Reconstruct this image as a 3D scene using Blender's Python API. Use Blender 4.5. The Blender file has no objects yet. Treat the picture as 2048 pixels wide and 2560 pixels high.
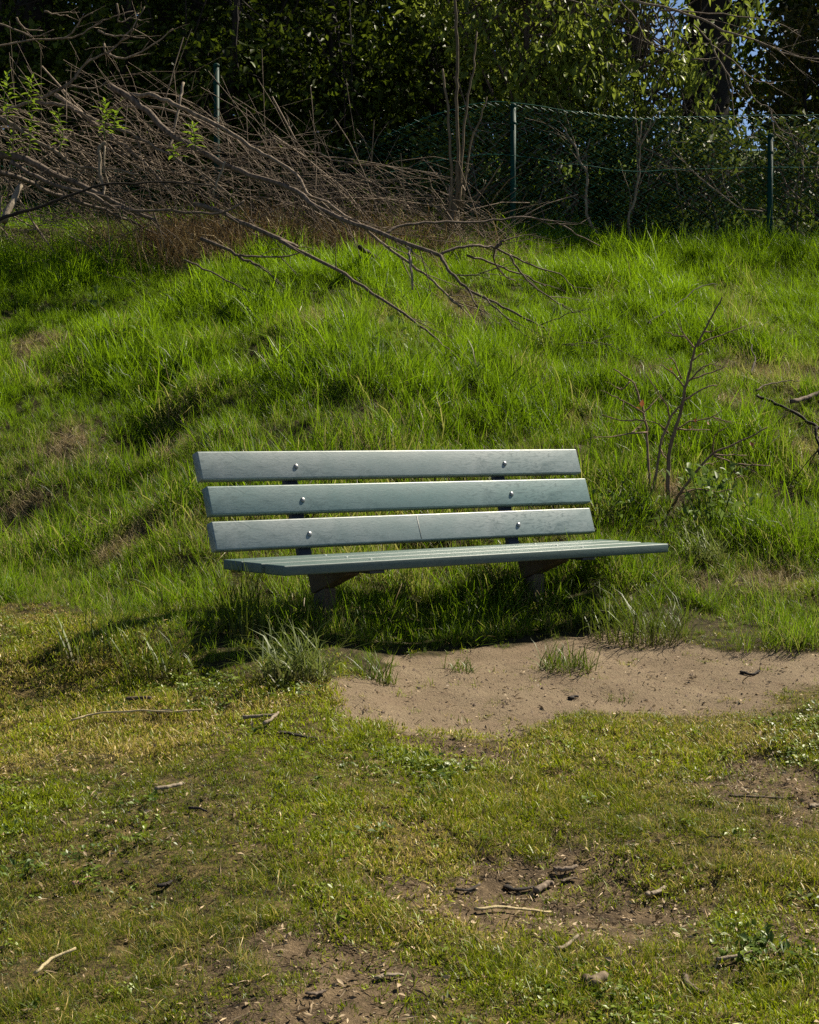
import bpy, bmesh, math, random
import numpy as np
from mathutils import Vector, Matrix

rng = np.random.default_rng(7)
random.seed(7)
S = bpy.context.scene
COL = S.collection

# ------------------------------------------------------------------ camera, world, sun, exposure
F, PITCH = 4360.0, 0.0435
cam_d = bpy.data.cameras.new('camera')
cam = bpy.data.objects.new('camera', cam_d)
COL.objects.link(cam)
cam.location = (0, 0, 0)
cam.rotation_euler = (math.pi / 2 - PITCH, 0, 0)
cam_d.sensor_fit = 'VERTICAL'
cam_d.sensor_height = 36.0
cam_d.lens = F / 2560 * 36.0
cam_d.clip_end = 2000
S.camera = cam

SUN_EL, SUN_AZ = math.radians(47), math.radians(-38)      # azimuth: from image right towards the camera
SD = Vector((math.cos(SUN_EL) * math.cos(SUN_AZ), -math.cos(SUN_EL) * math.sin(SUN_AZ), math.sin(SUN_EL)))
w = bpy.data.worlds.new('World')
S.world = w
w.use_nodes = True
nt = w.node_tree
sky = nt.nodes.new('ShaderNodeTexSky')
sky.sky_type = 'NISHITA'
sky.sun_disc = False
sky.sun_elevation = SUN_EL
sky.sun_rotation = math.atan2(SD.x, SD.y)
sky.air_density = 0.55
sky.dust_density = 0.1
nt.links.new(sky.outputs[0], nt.nodes['Background'].inputs[0])
nt.nodes['Background'].inputs[1].default_value = 0.05
sd = bpy.data.lights.new('sun', 'SUN')
sd.energy = 5.0
sd.angle = math.radians(0.53)
sd.color = (1.0, 0.905, 0.73)
so = bpy.data.objects.new('sun', sd)
COL.objects.link(so)
so.rotation_euler = SD.to_track_quat('Z', 'Y').to_euler()
so.location = (6, -5, 12)
S.view_settings.view_transform = 'Standard'
S.view_settings.look = 'None'
S.view_settings.gamma = 1.0
S.view_settings.exposure = 1.2
S.view_settings.use_curve_mapping = False
S.render.engine = 'CYCLES'
S.cycles.max_bounces = 4
S.cycles.diffuse_bounces = 1
S.cycles.transmission_bounces = 2
S.cycles.use_denoising = False

# ------------------------------------------------------------------ helpers
CP, SP = math.cos(PITCH), math.sin(PITCH)


def ray(px, py):
    u = (px - 1024) / F
    v = (1280 - py) / F
    return np.array([u, CP + v * SP, v * CP - SP])


def at(px, py, Y):
    d = ray(px, py)
    return d * (Y / d[1])


def hash2(ix, iy, seed):
    n = (ix.astype(np.int64) * 374761393 + iy.astype(np.int64) * 668265263 + seed * 1442695041) & 0xffffffff
    n = ((n ^ (n >> 13)) * 1274126177) & 0xffffffff
    n = ((n ^ (n >> 16)) * 2246822519) & 0xffffffff
    return ((n ^ (n >> 15)) & 0xffffff) / float(0xffffff)


def vnoise(x, y, seed=0):
    x = np.asarray(x, float); y = np.asarray(y, float)
    ix = np.floor(x); iy = np.floor(y)
    fx = x - ix; fy = y - iy
    fx = fx * fx * (3 - 2 * fx); fy = fy * fy * (3 - 2 * fy)
    a = hash2(ix, iy, seed); b = hash2(ix + 1, iy, seed)
    c = hash2(ix, iy + 1, seed); d = hash2(ix + 1, iy + 1, seed)
    return (a * (1 - fx) + b * fx) * (1 - fy) + (c * (1 - fx) + d * fx) * fy


def fbm(x, y, scale, seed=0, oct=4):
    r = 0; a = 0.5; t = 0
    f = 1.0 / scale
    for o in range(oct):
        r = r + a * vnoise(x * f + 17.3 * o, y * f - 9.1 * o, seed + o)
        t += a; a *= 0.5; f *= 2.03
    return r / t


def sstep(a, b, x):
    t = np.clip((np.asarray(x, float) - a) / (b - a), 0, 1)
    return t * t * (3 - 2 * t)


# ---- ground shape (world origin = the camera's eye, z up, metres)
def y_edge(x):                       # front edge of the tall grass
    return np.interp(x, [-6, -3, -1.48, -0.95, -0.57, -0.28, -0.02, 0.24, 0.51, 0.79, 1.6, 3, 6], [8.4, 7.7, 6.97, 6.2, 5.88, 5.66, 6.1, 6.40, 6.5, 6.64, 6.82, 7.2, 7.6])


def y_crest(x):                      # the fence line
    return 13.2 + 0.10 * x


def G0(x, y):
    x = np.asarray(x, float); y = np.asarray(y, float)
    ye = y_edge(x); yc = y_crest(x)
    ys = ye + 0.6
    zc = yc * (0.1175 - 0.012 * sstep(-0.3, 2.2, x))
    t = (y - ys) / (yc - ys)
    e = 0.05
    tt = np.minimum(t, 1.0)
    P = (np.sqrt(tt * tt + e * e) + tt) / 2
    P = P / ((math.sqrt(1 + e * e) + 1) / 2)
    z = -0.85 + (zc + 0.85) * P
    front = np.maximum(ye - y, 0)
    z = z - 0.13 * (np.sqrt(front ** 2 + 0.04) - 0.2) * (front > 0)
    z = z + 0.13 * sstep(-0.35, -0.85, x) * sstep(5.85, 6.35, y) * (1 - sstep(7.2, 8.8, y))
    over = np.maximum(y - yc, 0)
    z = z + 0.10 * np.minimum(over, 3) + 0.26 * np.minimum(np.maximum(over - 3, 0), 11) + 0.10 * np.minimum(np.maximum(over - 14, 0), 20)
    return z


def pt_ground0(px, py):
    d = ray(px, py)
    ys = np.linspace(2.0, 40, 3801)
    zz = d[2] / d[1] * ys
    g = G0(d[0] / d[1] * ys, ys)
    i = np.argmax(zz < g) if np.any(zz < g) else len(ys) - 1
    return d[0] / d[1] * ys[i], ys[i]


def poly_w(pts):                     # outline seen in the photo -> ground plan
    return np.array([pt_ground0(a * 1.18725, b * 1.18725) for a, b in pts])


DIRT = poly_w([(640, 1487), (690, 1440), (760, 1418), (860, 1398), (1000, 1378), (1150, 1374), (1300, 1366), (1500, 1366), (1725, 1372),
               (1950, 1360), (1950, 1460), (1725, 1447), (1600, 1458), (1500, 1462), (1350, 1482), (1280, 1502), (1180, 1522), (1100, 1536), (1000, 1536),
               (900, 1527), (820, 1515), (730, 1505)])
SOILS = [poly_w(q) for q in (
    [(1060, 1800), (1150, 1787), (1280, 1800), (1330, 1830), (1430, 1865), (1500, 1890), (1500, 1950), (1400, 1970), (1250, 1960), (1120, 1965), (960, 1950), (940, 1900), (1030, 1870)],
    [(560, 2010), (640, 1990), (760, 2000), (880, 2010), (920, 2060), (860, 2120), (740, 2156), (620, 2140), (560, 2080)],
    [(1480, 1640), (1600, 1622), (1725, 1640), (1850, 1650), (1850, 1730), (1725, 1715), (1600, 1700)],
    [(1560, 1950), (1725, 1930), (1850, 1950), (1850, 2040), (1680, 2040)],
    [(1080, 1540), (1120, 1560), (1080, 1600), (1000, 1590), (960, 1560)],
)]


def sdist(poly, x, y):               # signed distance, negative inside
    x = np.asarray(x, float); y = np.asarray(y, float)
    d = np.full(x.shape, 1e9); ins = np.zeros(x.shape, bool)
    n = len(poly)
    for i in range(n):
        ax, ay = poly[i]; bx, by = poly[(i + 1) % n]
        ex, ey = bx - ax, by - ay
        t = np.clip(((x - ax) * ex + (y - ay) * ey) / (ex * ex + ey * ey + 1e-12), 0, 1)
        d = np.minimum(d, np.hypot(x - ax - t * ex, y - ay - t * ey))
        c = (ay > y) != (by > y)
        xi = ax + (y - ay) / (ey if abs(ey) > 1e-12 else 1e-12) * ex
        ins ^= c & (x < xi)
    return np.where(ins, -d, d)


def m_dirt(x, y):
    low = sstep(0.25, 0.75, y_edge(np.asarray(x, float)) - np.asarray(y, float))
    d = sdist(DIRT, x, y) + (fbm(x, y, 0.30, 31) - 0.5) * (0.22 + 0.35 * low) - 0.10 * low
    m = 1 - sstep(-0.06 - 0.26 * low, 0.08 + 0.16 * low, d)
    lu = (x - 0.3302) * math.cos(0.6869) + (y - 6.7739) * math.sin(0.6869); lw = -(x - 0.3302) * math.sin(0.6869) + (y - 6.7739) * math.cos(0.6869)
    wob = (fbm(x, y, 0.18, 35, 2) - 0.5) * 0.12
    strip = sstep(-0.55, -0.40, lw) * (1 - sstep(-0.04, 0.06, lw + wob)) * sstep(-0.70, -0.45, lu + wob) * (1 - sstep(0.6, 0.9, lu + wob))
    return np.maximum(m, strip)


def m_soil(x, y):
    m = np.zeros(np.shape(x))
    for p in SOILS:
        d = sdist(p, x, y) - 0.08 + (fbm(x, y, 0.22, 41) - 0.5) * 0.6
        m = np.maximum(m, 1 - sstep(-0.16, 0.16, d))
    return m


def in_tall(x, y):                   # 1 where the tall grass grows
    d = y - y_edge(x) + (fbm(x, y, 0.4, 11) - 0.5) * 0.25
    return sstep(-0.05, 0.12, d)


HX, HY = pt_ground0(1270 * 1.18725, 1850 * 1.18725)


def G(x, y):
    x = np.asarray(x, float); y = np.asarray(y, float)
    z = G0(x, y)
    tall = in_tall(x, y)
    near = (1 - sstep(16, 22, y))
    lum = (fbm(x, y, 1.1, 3, 3) - 0.5) * 0.30 + (fbm(x, y, 0.36, 5, 2) - 0.5) * 0.17
    sl = sstep(0.2, 1.6, y - y_edge(x))
    z = z + lum * tall * near * (0.15 + 0.85 * sl) * (1 - 0.65 * sstep(10.5, 12.5, y))
    fr = ((fbm(x, y, 0.5, 7, 4) - 0.5) * 0.05 + (fbm(x, y, 0.12, 9, 2) - 0.5) * 0.022) * (1 - tall)
    di = m_dirt(x, y)
    z = z + fr * (1 - 0.35 * di) - 0.03 * di + di * ((fbm(x, y, 0.16, 13, 3) - 0.5) * 0.05)
    z = z - 0.02 * m_soil(x, y)
    z = z + 0.02 * tall * (1 - sstep(1.0, 2.5, y - y_edge(x)))
    hol = np.exp(-(((x - HX) / 0.42) ** 2 + ((y - HY + 0.02) / 0.2) ** 2) ** 1.5)
    z = z - 0.05 * hol
    return z


def g1(x, y):
    return float(G(np.array([x]), np.array([y]))[0])


def on_ground(px, py):               # photo pixel (2048 wide) -> world point on the ground
    d = ray(px, py)
    ys = np.linspace(2.0, 40, 1901)
    zz = d[2] / d[1] * ys
    g = G(d[0] / d[1] * ys, ys)
    i = int(np.argmax(zz < g)) if np.any(zz < g) else len(ys) - 1
    x, y = d[0] / d[1] * ys[i], ys[i]
    return np.array([x, y, g1(x, y)])


class MB:
    def __init__(s):
        s.v = []; s.f = []; s.n = 0; s.a = []

    def add(s, v, f, bv=None, bt=None):
        v = np.asarray(v, float).reshape(-1, 3)
        s.v.append(v)
        f = np.asarray(f, int)
        s.f.append(f + s.n)
        k = len(v)
        a = np.zeros((k, 2))
        a[:, 0] = rng.random() if bv is None else bv
        if bt is not None: a[:, 1] = bt
        s.a.append(a)
        s.n += k

    def mesh(s, name, mat, smooth=True):
        me = bpy.data.meshes.new(name)
        V = np.concatenate(s.v); A = np.concatenate(s.a)
        fl = [q for q in s.f if len(q)]
        tot = np.concatenate([np.full(len(q), q.shape[1]) for q in fl])
        loops = np.concatenate([q.ravel() for q in fl])
        me.vertices.add(len(V)); me.vertices.foreach_set('co', V.ravel())
        me.loops.add(len(loops)); me.loops.foreach_set('vertex_index', loops.astype(np.int32))
        me.polygons.add(len(tot))
        st = np.concatenate([[0], np.cumsum(tot)[:-1]])
        me.polygons.foreach_set('loop_start', st.astype(np.int32))
        me.polygons.foreach_set('loop_total', tot.astype(np.int32))
        me.update(calc_edges=True)
        for i, nm in enumerate(('bv', 'bt')):
            at_ = me.attributes.new(nm, 'FLOAT', 'POINT')
            at_.data.foreach_set('value', A[:, i].astype(np.float32))
        if smooth: me.polygons.foreach_set('use_smooth', np.ones(len(tot), bool))
        if mat: me.materials.append(mat)
        me.validate()
        return me

    def build(s, name, mat, parent=None, smooth=True, kind=None):
        return link(name, s.mesh(name, mat, smooth), parent, kind)


def link(name, me, parent=None, kind=None, loc=None):
    o = bpy.data.objects.new(name, me)
    COL.objects.link(o)
    if parent is not None:
        o.parent = parent
        if parent.type == 'EMPTY' and loc is None:
            o.location = -parent.location if parent.parent is None else (0, 0, 0)
    if loc is not None: o.location = loc
    if kind: o['kind'] = kind
    return o


def tag(o, label=None, cat=None, group=None, kind=None):
    if label: o['label'] = label
    if cat: o['category'] = cat
    if group: o['group'] = group
    if kind: o['kind'] = kind
    return o


def thing(name, loc, label, cat, group=None):    # an Empty at the base; children meshes hold world coordinates, shifted back by link()
    o = bpy.data.objects.new(name, None)
    COL.objects.link(o)
    o.location = loc
    o.empty_display_size = 0.1
    return tag(o, label, cat, group)


def tube(mb, P, R, n=6, bv=None, cap=True):
    P = np.asarray(P, float); m = len(P)
    R = np.broadcast_to(np.asarray(R, float), (m,))
    T = np.gradient(P, axis=0); T /= np.linalg.norm(T, axis=1)[:, None] + 1e-9
    ref = np.array([0.31, 0.23, 0.92]) if abs(T[:, 2]).mean() < 0.8 else np.array([0.9, 0.4, 0.1])
    A = np.cross(T, ref); A /= np.linalg.norm(A, axis=1)[:, None] + 1e-9
    B = np.cross(T, A)
    th = np.arange(n) * 2 * math.pi / n
    V = P[:, None, :] + R[:, None, None] * (A[:, None, :] * np.cos(th)[None, :, None] + B[:, None, :] * np.sin(th)[None, :, None])
    i = np.arange(m - 1)[:, None] * n; j = np.arange(n)[None, :]; k = (j + 1) % n
    q = np.stack([i + j, i + k, i + n + k, i + n + j], -1).reshape(-1, 4)
    bt = np.repeat(np.linspace(0, 1, m), n)
    b = rng.random() if bv is None else bv
    mb.add(V.reshape(-1, 3), q, b, bt)
    if cap and n >= 5:
        base = mb.n - m * n
        for s0, rev in ((0, False), ((m - 1) * n, True)):
            ring = base + s0 + np.arange(n)
            mb.f.append((ring if rev else ring[::-1])[None, :])


def smooth_path(P, k=3, wig=0.0):
    """Catmull-Rom through P, k samples per span, with a little wander."""
    P = np.asarray(P, float)
    if len(P) < 2: return P
    Q = np.vstack([2 * P[0] - P[1], P, 2 * P[-1] - P[-2]])
    out = []
    for i in range(1, len(Q) - 2):
        p0, p1, p2, p3 = Q[i - 1], Q[i], Q[i + 1], Q[i + 2]
        for s_ in np.arange(k) / k:
            out.append(0.5 * (2 * p1 + (p2 - p0) * s_ + (2 * p0 - 5 * p1 + 4 * p2 - p3) * s_ ** 2 + (3 * p1 - p0 - 3 * p2 + p3) * s_ ** 3))
    out.append(P[-1])
    out = np.array(out)
    if wig: out[1:-1] += rng.normal(0, wig, (len(out) - 2, 3))
    return out


def box_verts(x0, x1, y0, y1, z0, z1):
    v = [(x, y, z) for x in (x0, x1) for y in (y0, y1) for z in (z0, z1)]
    f = [(0, 1, 3, 2), (4, 6, 7, 5), (0, 4, 5, 1), (2, 3, 7, 6), (0, 2, 6, 4), (1, 5, 7, 3)]
    return v, f


def bevel_box(name, dims, bev, seg, mat, parent, co=None):
    bm = bmesh.new()
    v, f = box_verts(*dims)
    vs = [bm.verts.new(p) for p in v]
    for q in f: bm.faces.new([vs[i] for i in q])
    bmesh.ops.recalc_face_normals(bm, faces=bm.faces)
    bmesh.ops.bevel(bm, geom=list(bm.edges), offset=bev, segments=seg, profile=0.5, affect='EDGES')
    me = bpy.data.meshes.new(name)
    bm.to_mesh(me); bm.free()
    for p in me.polygons: p.use_smooth = True
    me.materials.append(mat)
    o = bpy.data.objects.new(name, me)
    COL.objects.link(o); o.parent = parent
    return o


# ------------------------------------------------------------------ materials
def mat_new(name):
    m = bpy.data.materials.new(name)
    m.use_nodes = True
    n = m.node_tree
    n.nodes.clear()
    out = n.nodes.new('ShaderNodeOutputMaterial')
    return m, n, out


class NB:
    """small node-building shorthand"""
    def __init__(s, n): s.n = n

    def node(s, t, **kw):
        x = s.n.nodes.new(t)
        for k, v in kw.items(): setattr(x, k, v)
        return x

    def link(s, a, b): s.n.links.new(a, b)

    def attr(s, name, kind='GEOMETRY'):
        a = s.node('ShaderNodeAttribute', attribute_type=kind, attribute_name=name)
        return a.outputs['Fac']

    def math(s, op, a, b=None, clamp=False):
        m = s.node('ShaderNodeMath', operation=op, use_clamp=clamp)
        for i, v in enumerate((a, b)):
            if v is None: continue
            if isinstance(v, (int, float)): m.inputs[i].default_value = v
            else: s.link(v, m.inputs[i])
        return m.outputs[0]

    def mix(s, f, a, b, mode='MIX'):
        m = s.node('ShaderNodeMix', data_type='RGBA', blend_type=mode, clamp_factor=True)
        for i, v in ((0, f), (6, a), (7, b)):
            if isinstance(v, (int, float)): m.inputs[i].default_value = v
            elif isinstance(v, tuple): m.inputs[i].default_value = (*v, 1)
            else: s.link(v, m.inputs[i])
        return m.outputs[2]

    def noise(s, scale, detail=4, rough=0.6, vec=None, dist=0.0):
        t = s.node('ShaderNodeTexNoise')
        t.inputs['Scale'].default_value = scale
        t.inputs['Detail'].default_value = detail
        t.inputs['Roughness'].default_value = rough
        t.inputs['Distortion'].default_value = dist
        if vec is not None: s.link(vec, t.inputs['Vector'])
        return t.outputs[0]

    def coord(s, scale=(1, 1, 1), which='Object'):
        c = s.node('ShaderNodeTexCoord')
        m = s.node('ShaderNodeMapping')
        m.inputs['Scale'].default_value = scale
        s.link(c.outputs[which], m.inputs[0])
        return m.outputs[0]

    def ramp(s, f, lo, hi):
        r = s.node('ShaderNodeMapRange')
        r.inputs[1].default_value = lo; r.inputs[2].default_value = hi
        s.link(f, r.inputs[0])
        return r.outputs[0]

    def bump(s, h, strength, dist=0.01):
        b = s.node('ShaderNodeBump')
        b.inputs['Strength'].default_value = strength
        b.inputs['Distance'].default_value = dist
        s.link(h, b.inputs['Height'])
        return b.outputs[0]

    def pbr(s, col, rough=0.6, spec=0.4, nrm=None, metal=0.0):
        p = s.node('ShaderNodeBsdfPrincipled')
        if isinstance(col, tuple): p.inputs['Base Color'].default_value = (*col, 1)
        else: s.link(col, p.inputs['Base Color'])
        if isinstance(rough, (int, float)): p.inputs['Roughness'].default_value = rough
        else: s.link(rough, p.inputs['Roughness'])
        p.inputs['Specular IOR Level'].default_value = spec
        p.inputs['Metallic'].default_value = metal
        if nrm is not None: s.link(nrm, p.inputs['Normal'])
        return p.outputs[0]


def leafy(name, dark, bright, straw=(0.30, 0.22, 0.105), inst=False, trans=0.3, rough=0.45, spec=0.35, drylim=0.9, root=None):
    m, n, out = mat_new(name)
    b = NB(n)
    bv = b.attr('bv'); bt = b.attr('bt')
    if inst:
        tint = b.attr('tint', 'INSTANCER'); dry = b.attr('dry', 'INSTANCER')
        f = b.math('ADD', b.math('MULTIPLY', bv, 0.55), b.math('MULTIPLY', tint, 0.75), True)
        f = b.math('POWER', b.math('SUBTRACT', f, 0.12, True), 1.5)
        col = b.mix(f, dark, bright)
        d = b.math('GREATER_THAN', b.math('ADD', b.math('FRACT', b.math('MULTIPLY', bv, 7.31)), dry), drylim)
        strawv = b.mix(b.math('FRACT', b.math('MULTIPLY', bv, 13.7)), tuple(c * 0.6 for c in straw), tuple(min(1, c * 1.35) for c in straw))
        col = b.mix(d, col, strawv)
    else:
        col = b.mix(bv, dark, bright)
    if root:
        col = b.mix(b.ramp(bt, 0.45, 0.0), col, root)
    p = b.pbr(col, rough, spec)
    t = b.node('ShaderNodeBsdfTranslucent')
    b.link(b.mix(0.35, col, bright), t.inputs[0])
    mx = b.node('ShaderNodeMixShader'); mx.inputs[0].default_value = trans
    b.link(p, mx.inputs[1]); b.link(t.outputs[0], mx.inputs[2])
    b.link(mx.outputs[0], out.inputs[0])
    return m


def bark(name, c0, c1, scale=30, rough=0.85, bump=0.6, spec=0.2):
    m, n, out = mat_new(name)
    b = NB(n)
    v = b.coord((1, 1, 0.25))
    nz = b.noise(scale, 5, 0.65, v)
    bv = b.attr('bv')
    col = b.mix(b.ramp(nz, 0.3, 0.7), c0, c1)
    col = b.mix(b.math('MULTIPLY', bv, 0.45), col, c0)
    b.link(b.pbr(col, rough, spec, b.bump(nz, bump, 0.01)), out.inputs[0])
    return m


M = {}
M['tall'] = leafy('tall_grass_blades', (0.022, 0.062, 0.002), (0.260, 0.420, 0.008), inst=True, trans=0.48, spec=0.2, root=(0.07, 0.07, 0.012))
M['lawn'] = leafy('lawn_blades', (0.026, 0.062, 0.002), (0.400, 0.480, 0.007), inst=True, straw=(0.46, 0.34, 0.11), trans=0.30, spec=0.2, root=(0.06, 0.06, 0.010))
M['weed'] = leafy('weed_leaves', (0.04, 0.085, 0.012), (0.14, 0.20, 0.045), inst=False, trans=0.35, rough=0.5, spec=0.2)
M['tuss'] = leafy('tussock_blades', (0.04, 0.07, 0.010), (0.17, 0.21, 0.045), trans=0.35, rough=0.5, spec=0.2, root=(0.14, 0.105, 0.045))
M['tussd'] = leafy('dark_tussock_blades', (0.025, 0.055, 0.003), (0.12, 0.17, 0.010), trans=0.35, spec=0.2, root=(0.10, 0.08, 0.035))
M['dead'] = leafy('dead_grass', (0.09, 0.052, 0.02), (0.24, 0.15, 0.065), inst=False, trans=0.15, rough=0.7)
M['evergreen'] = leafy('evergreen_leaves', (0.007, 0.013, 0.002), (0.100, 0.140, 0.010), trans=0.40, rough=0.5, spec=0.2)
M['cherry'] = leafy('cherry_leaves', (0.06, 0.090, 0.010), (0.22, 0.27, 0.035), trans=0.45, rough=0.45, spec=0.3)
M['shrub'] = leafy('shrub_leaves', (0.022, 0.036, 0.004), (0.10, 0.13, 0.016), trans=0.35, rough=0.5, spec=0.2)
M['brownleaf'] = leafy('bronze_leaves', (0.030, 0.030, 0.006), (0.11, 0.09, 0.015), trans=0.3, spec=0.2)
M['shoot'] = leafy('shoot_leaves', (0.10, 0.17, 0.010), (0.22, 0.31, 0.025), trans=0.42, spec=0.25)
M['redleaf'] = leafy('red_dead_leaf', (0.25, 0.07, 0.02), (0.35, 0.12, 0.04), trans=0.3)
M['litter'] = leafy('leaf_litter', (0.07, 0.045, 0.022), (0.42, 0.31, 0.18), trans=0.05, rough=0.7)
M['bark_dark'] = bark('dark_bark', (0.012, 0.009, 0.006), (0.04, 0.03, 0.022))
M['bark_grey'] = bark('grey_bark', (0.06, 0.044, 0.031), (0.32, 0.245, 0.175), 40)
M['bark_brown'] = bark('brown_bark', (0.035, 0.025, 0.018), (0.20, 0.150, 0.110), 40)
M['sapling'] = bark('sapling_bark', (0.09, 0.058, 0.036), (0.30, 0.205, 0.14), 60)
M['bark_warm'] = bark('warm_bark', (0.07, 0.05, 0.03), (0.20, 0.155, 0.10), 40)
M['pale_wood'] = bark('pale_wood', (0.13, 0.10, 0.07), (0.30, 0.25, 0.18), 60)
M['straw'] = bark('straw_stem', (0.30, 0.24, 0.13), (0.46, 0.38, 0.22), 60)
M['black_wood'] = bark('black_wood', (0.014, 0.011, 0.009), (0.045, 0.036, 0.03), 50)
M['pink_wood'] = bark('pink_wood', (0.26, 0.13, 0.09), (0.42, 0.26, 0.19), 50)


def plastic(name, c0, c1, c2, rough, spec=0.5, grain=(1.6, 30, 30)):
    m, n, out = mat_new(name)
    b = NB(n)
    v = b.coord((1, 1, 1)); vs = b.coord(grain)
    oi = b.node('ShaderNodeObjectInfo').outputs['Random']
    big = b.noise(4.0, 3, 0.55, v)
    fine = b.noise(55, 4, 0.7, b.coord((1, 3.5, 3.5)), 1.6)
    st = b.noise(9, 4, 0.65, vs)
    col = b.mix(b.ramp(big, 0.35, 0.68), c0, c1)
    fib = b.noise(24, 4, 0.65, b.coord((0.7, 2.4, 2.4)), 2.2)
    col = b.mix(b.math('MULTIPLY', b.ramp(fine, 0.50, 0.70), 0.6), col, c2)
    where = b.math('ADD', 0.25, b.math('MULTIPLY', b.ramp(b.noise(2.2, 2, 0.5, v), 0.42, 0.62), 0.6))
    col = b.mix(b.math('MULTIPLY', b.ramp(fib, 0.50, 0.62), where), col, c2)
    col = b.mix(b.math('MULTIPLY', b.ramp(st, 0.55, 0.8), 0.25), col, c2)
    spk = b.ramp(b.noise(140, 2, 0.5, v), 0.68, 0.74)
    col = b.mix(b.math('MULTIPLY', spk, 0.10), col, (0.30, 0.32, 0.32))
    col = b.mix(b.math('MULTIPLY', oi, 0.28), col, c1)
    stain = b.noise(6.5, 4, 0.7, b.coord((0.6, 1, 1.6)), 0.8)
    col = b.mix(b.math('MULTIPLY', b.ramp(stain, 0.54, 0.72), 0.45), col, c2)
    rg = b.math('ADD', b.math('MULTIPLY', fine, 0.25), rough - 0.1)
    h = b.math('ADD', b.math('MULTIPLY', fib, 0.9), b.math('MULTIPLY', fine, 0.5))
    b.link(b.pbr(col, rg, spec, b.bump(h, 0.35, 0.0014)), out.inputs[0])
    return m


M['slat'] = plastic('weathered_green_plastic', (0.135, 0.192, 0.186), (0.240, 0.278, 0.272), (0.045, 0.082, 0.082), 0.42, 0.6)
M['slat_green'] = plastic('greener_weathered_plastic', (0.092, 0.168, 0.160), (0.155, 0.220, 0.214), (0.030, 0.070, 0.068), 0.42, 0.6)
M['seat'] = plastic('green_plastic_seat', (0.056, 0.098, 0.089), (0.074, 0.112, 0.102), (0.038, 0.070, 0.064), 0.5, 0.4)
M['post'] = bark('grey_brown_post', (0.05, 0.04, 0.032), (0.12, 0.10, 0.082), 18, 0.7)
M['bracket'] = bark('brown_bracket', (0.05, 0.037, 0.022), (0.09, 0.068, 0.04), 14, 0.7, 0.3)


def simple(name, col, rough, spec=0.5, metal=0.0, nscale=0, amt=0.3):
    m, n, out = mat_new(name)
    b = NB(n)
    c = col
    if nscale:
        nz = b.noise(nscale, 4, 0.6, b.coord())
        c = b.mix(b.ramp(nz, 0.35, 0.7), tuple(x * (1 - amt) for x in col), col)
    b.link(b.pbr(c, rough, spec, None, metal), out.inputs[0])
    return m


M['steel_dark'] = simple('blue_black_steel', (0.012, 0.018, 0.032), 0.5, 0.5, 0, 40)
M['steel'] = simple('galvanised_bolt', (0.30, 0.31, 0.31), 0.45, 0.5, 0.8, 300)
M['green_post'] = simple('green_coated_post', (0.001, 0.036, 0.027), 0.6, 0.12, 0, 60)
M['green_wire'] = simple('green_coated_wire', (0.004, 0.085, 0.065), 0.5, 0.2)


def ground_mat():
    m, n, out = mat_new('ground')
    b = NB(n)
    v = b.coord()
    dirt = b.attr('dirt'); soil = b.attr('soil'); tall = b.attr('tall'); far = b.attr('far')
    n1 = b.noise(3.0, 6, 0.65, v); n2 = b.noise(40, 5, 0.7, v); n3 = b.noise(160, 3, 0.7, v); n4 = b.noise(12, 5, 0.65, v)
    thatch = b.mix(b.ramp(n2, 0.35, 0.68), (0.020, 0.015, 0.007), (0.19, 0.140, 0.056))
    thatch = b.mix(b.math('MULTIPLY', b.ramp(n4, 0.45, 0.7), 0.75), thatch, (0.020, 0.026, 0.006))
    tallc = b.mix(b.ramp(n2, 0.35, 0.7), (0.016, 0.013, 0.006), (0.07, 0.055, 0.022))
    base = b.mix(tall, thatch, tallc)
    dc = b.mix(b.ramp(n1, 0.35, 0.68), (0.140, 0.105, 0.066), (0.205, 0.160, 0.103))
    dc = b.mix(b.math('MULTIPLY', b.ramp(n4, 0.48, 0.70), 0.6), dc, (0.135, 0.094, 0.062))
    dc = b.mix(b.math('MULTIPLY', b.ramp(n2, 0.5, 0.72), 0.65), dc, (0.105, 0.070, 0.046))
    dc = b.mix(b.math('MULTIPLY', b.ramp(n3, 0.6, 0.72), 0.5), dc, (0.36, 0.28, 0.20))
    sc = b.mix(b.ramp(n4, 0.35, 0.68), (0.036, 0.025, 0.015), (0.145, 0.103, 0.058))
    sc = b.mix(b.math('MULTIPLY', b.ramp(n3, 0.56, 0.7), 0.6), sc, (0.30, 0.22, 0.14))
    edge = b.math('MULTIPLY', b.math('SUBTRACT', n2, 0.5), 0.5)
    ds = b.ramp(b.math('ADD', dirt, edge), 0.40, 0.62)
    ss = b.ramp(b.math('ADD', soil, edge), 0.40, 0.62)
    col = b.mix(ss, base, sc)
    col = b.mix(ds, col, dc)
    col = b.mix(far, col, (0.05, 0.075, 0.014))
    h = b.math('ADD', b.math('MULTIPLY', n2, 0.7), b.math('MULTIPLY', n3, 0.35))
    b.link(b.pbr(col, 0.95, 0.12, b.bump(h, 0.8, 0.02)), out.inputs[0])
    return m


M['ground'] = ground_mat()

# ------------------------------------------------------------------ the ground
def axis(lo, hi, step, far_lo, far_hi, grow=1.22):
    c = list(np.arange(lo, hi + 1e-6, step))
    s_ = step; x = hi
    while x < far_hi: s_ *= grow; x += s_; c.append(x)
    s_ = step; x = lo
    while x > far_lo: s_ *= grow; x -= s_; c.insert(0, x)
    return np.array(c)


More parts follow.
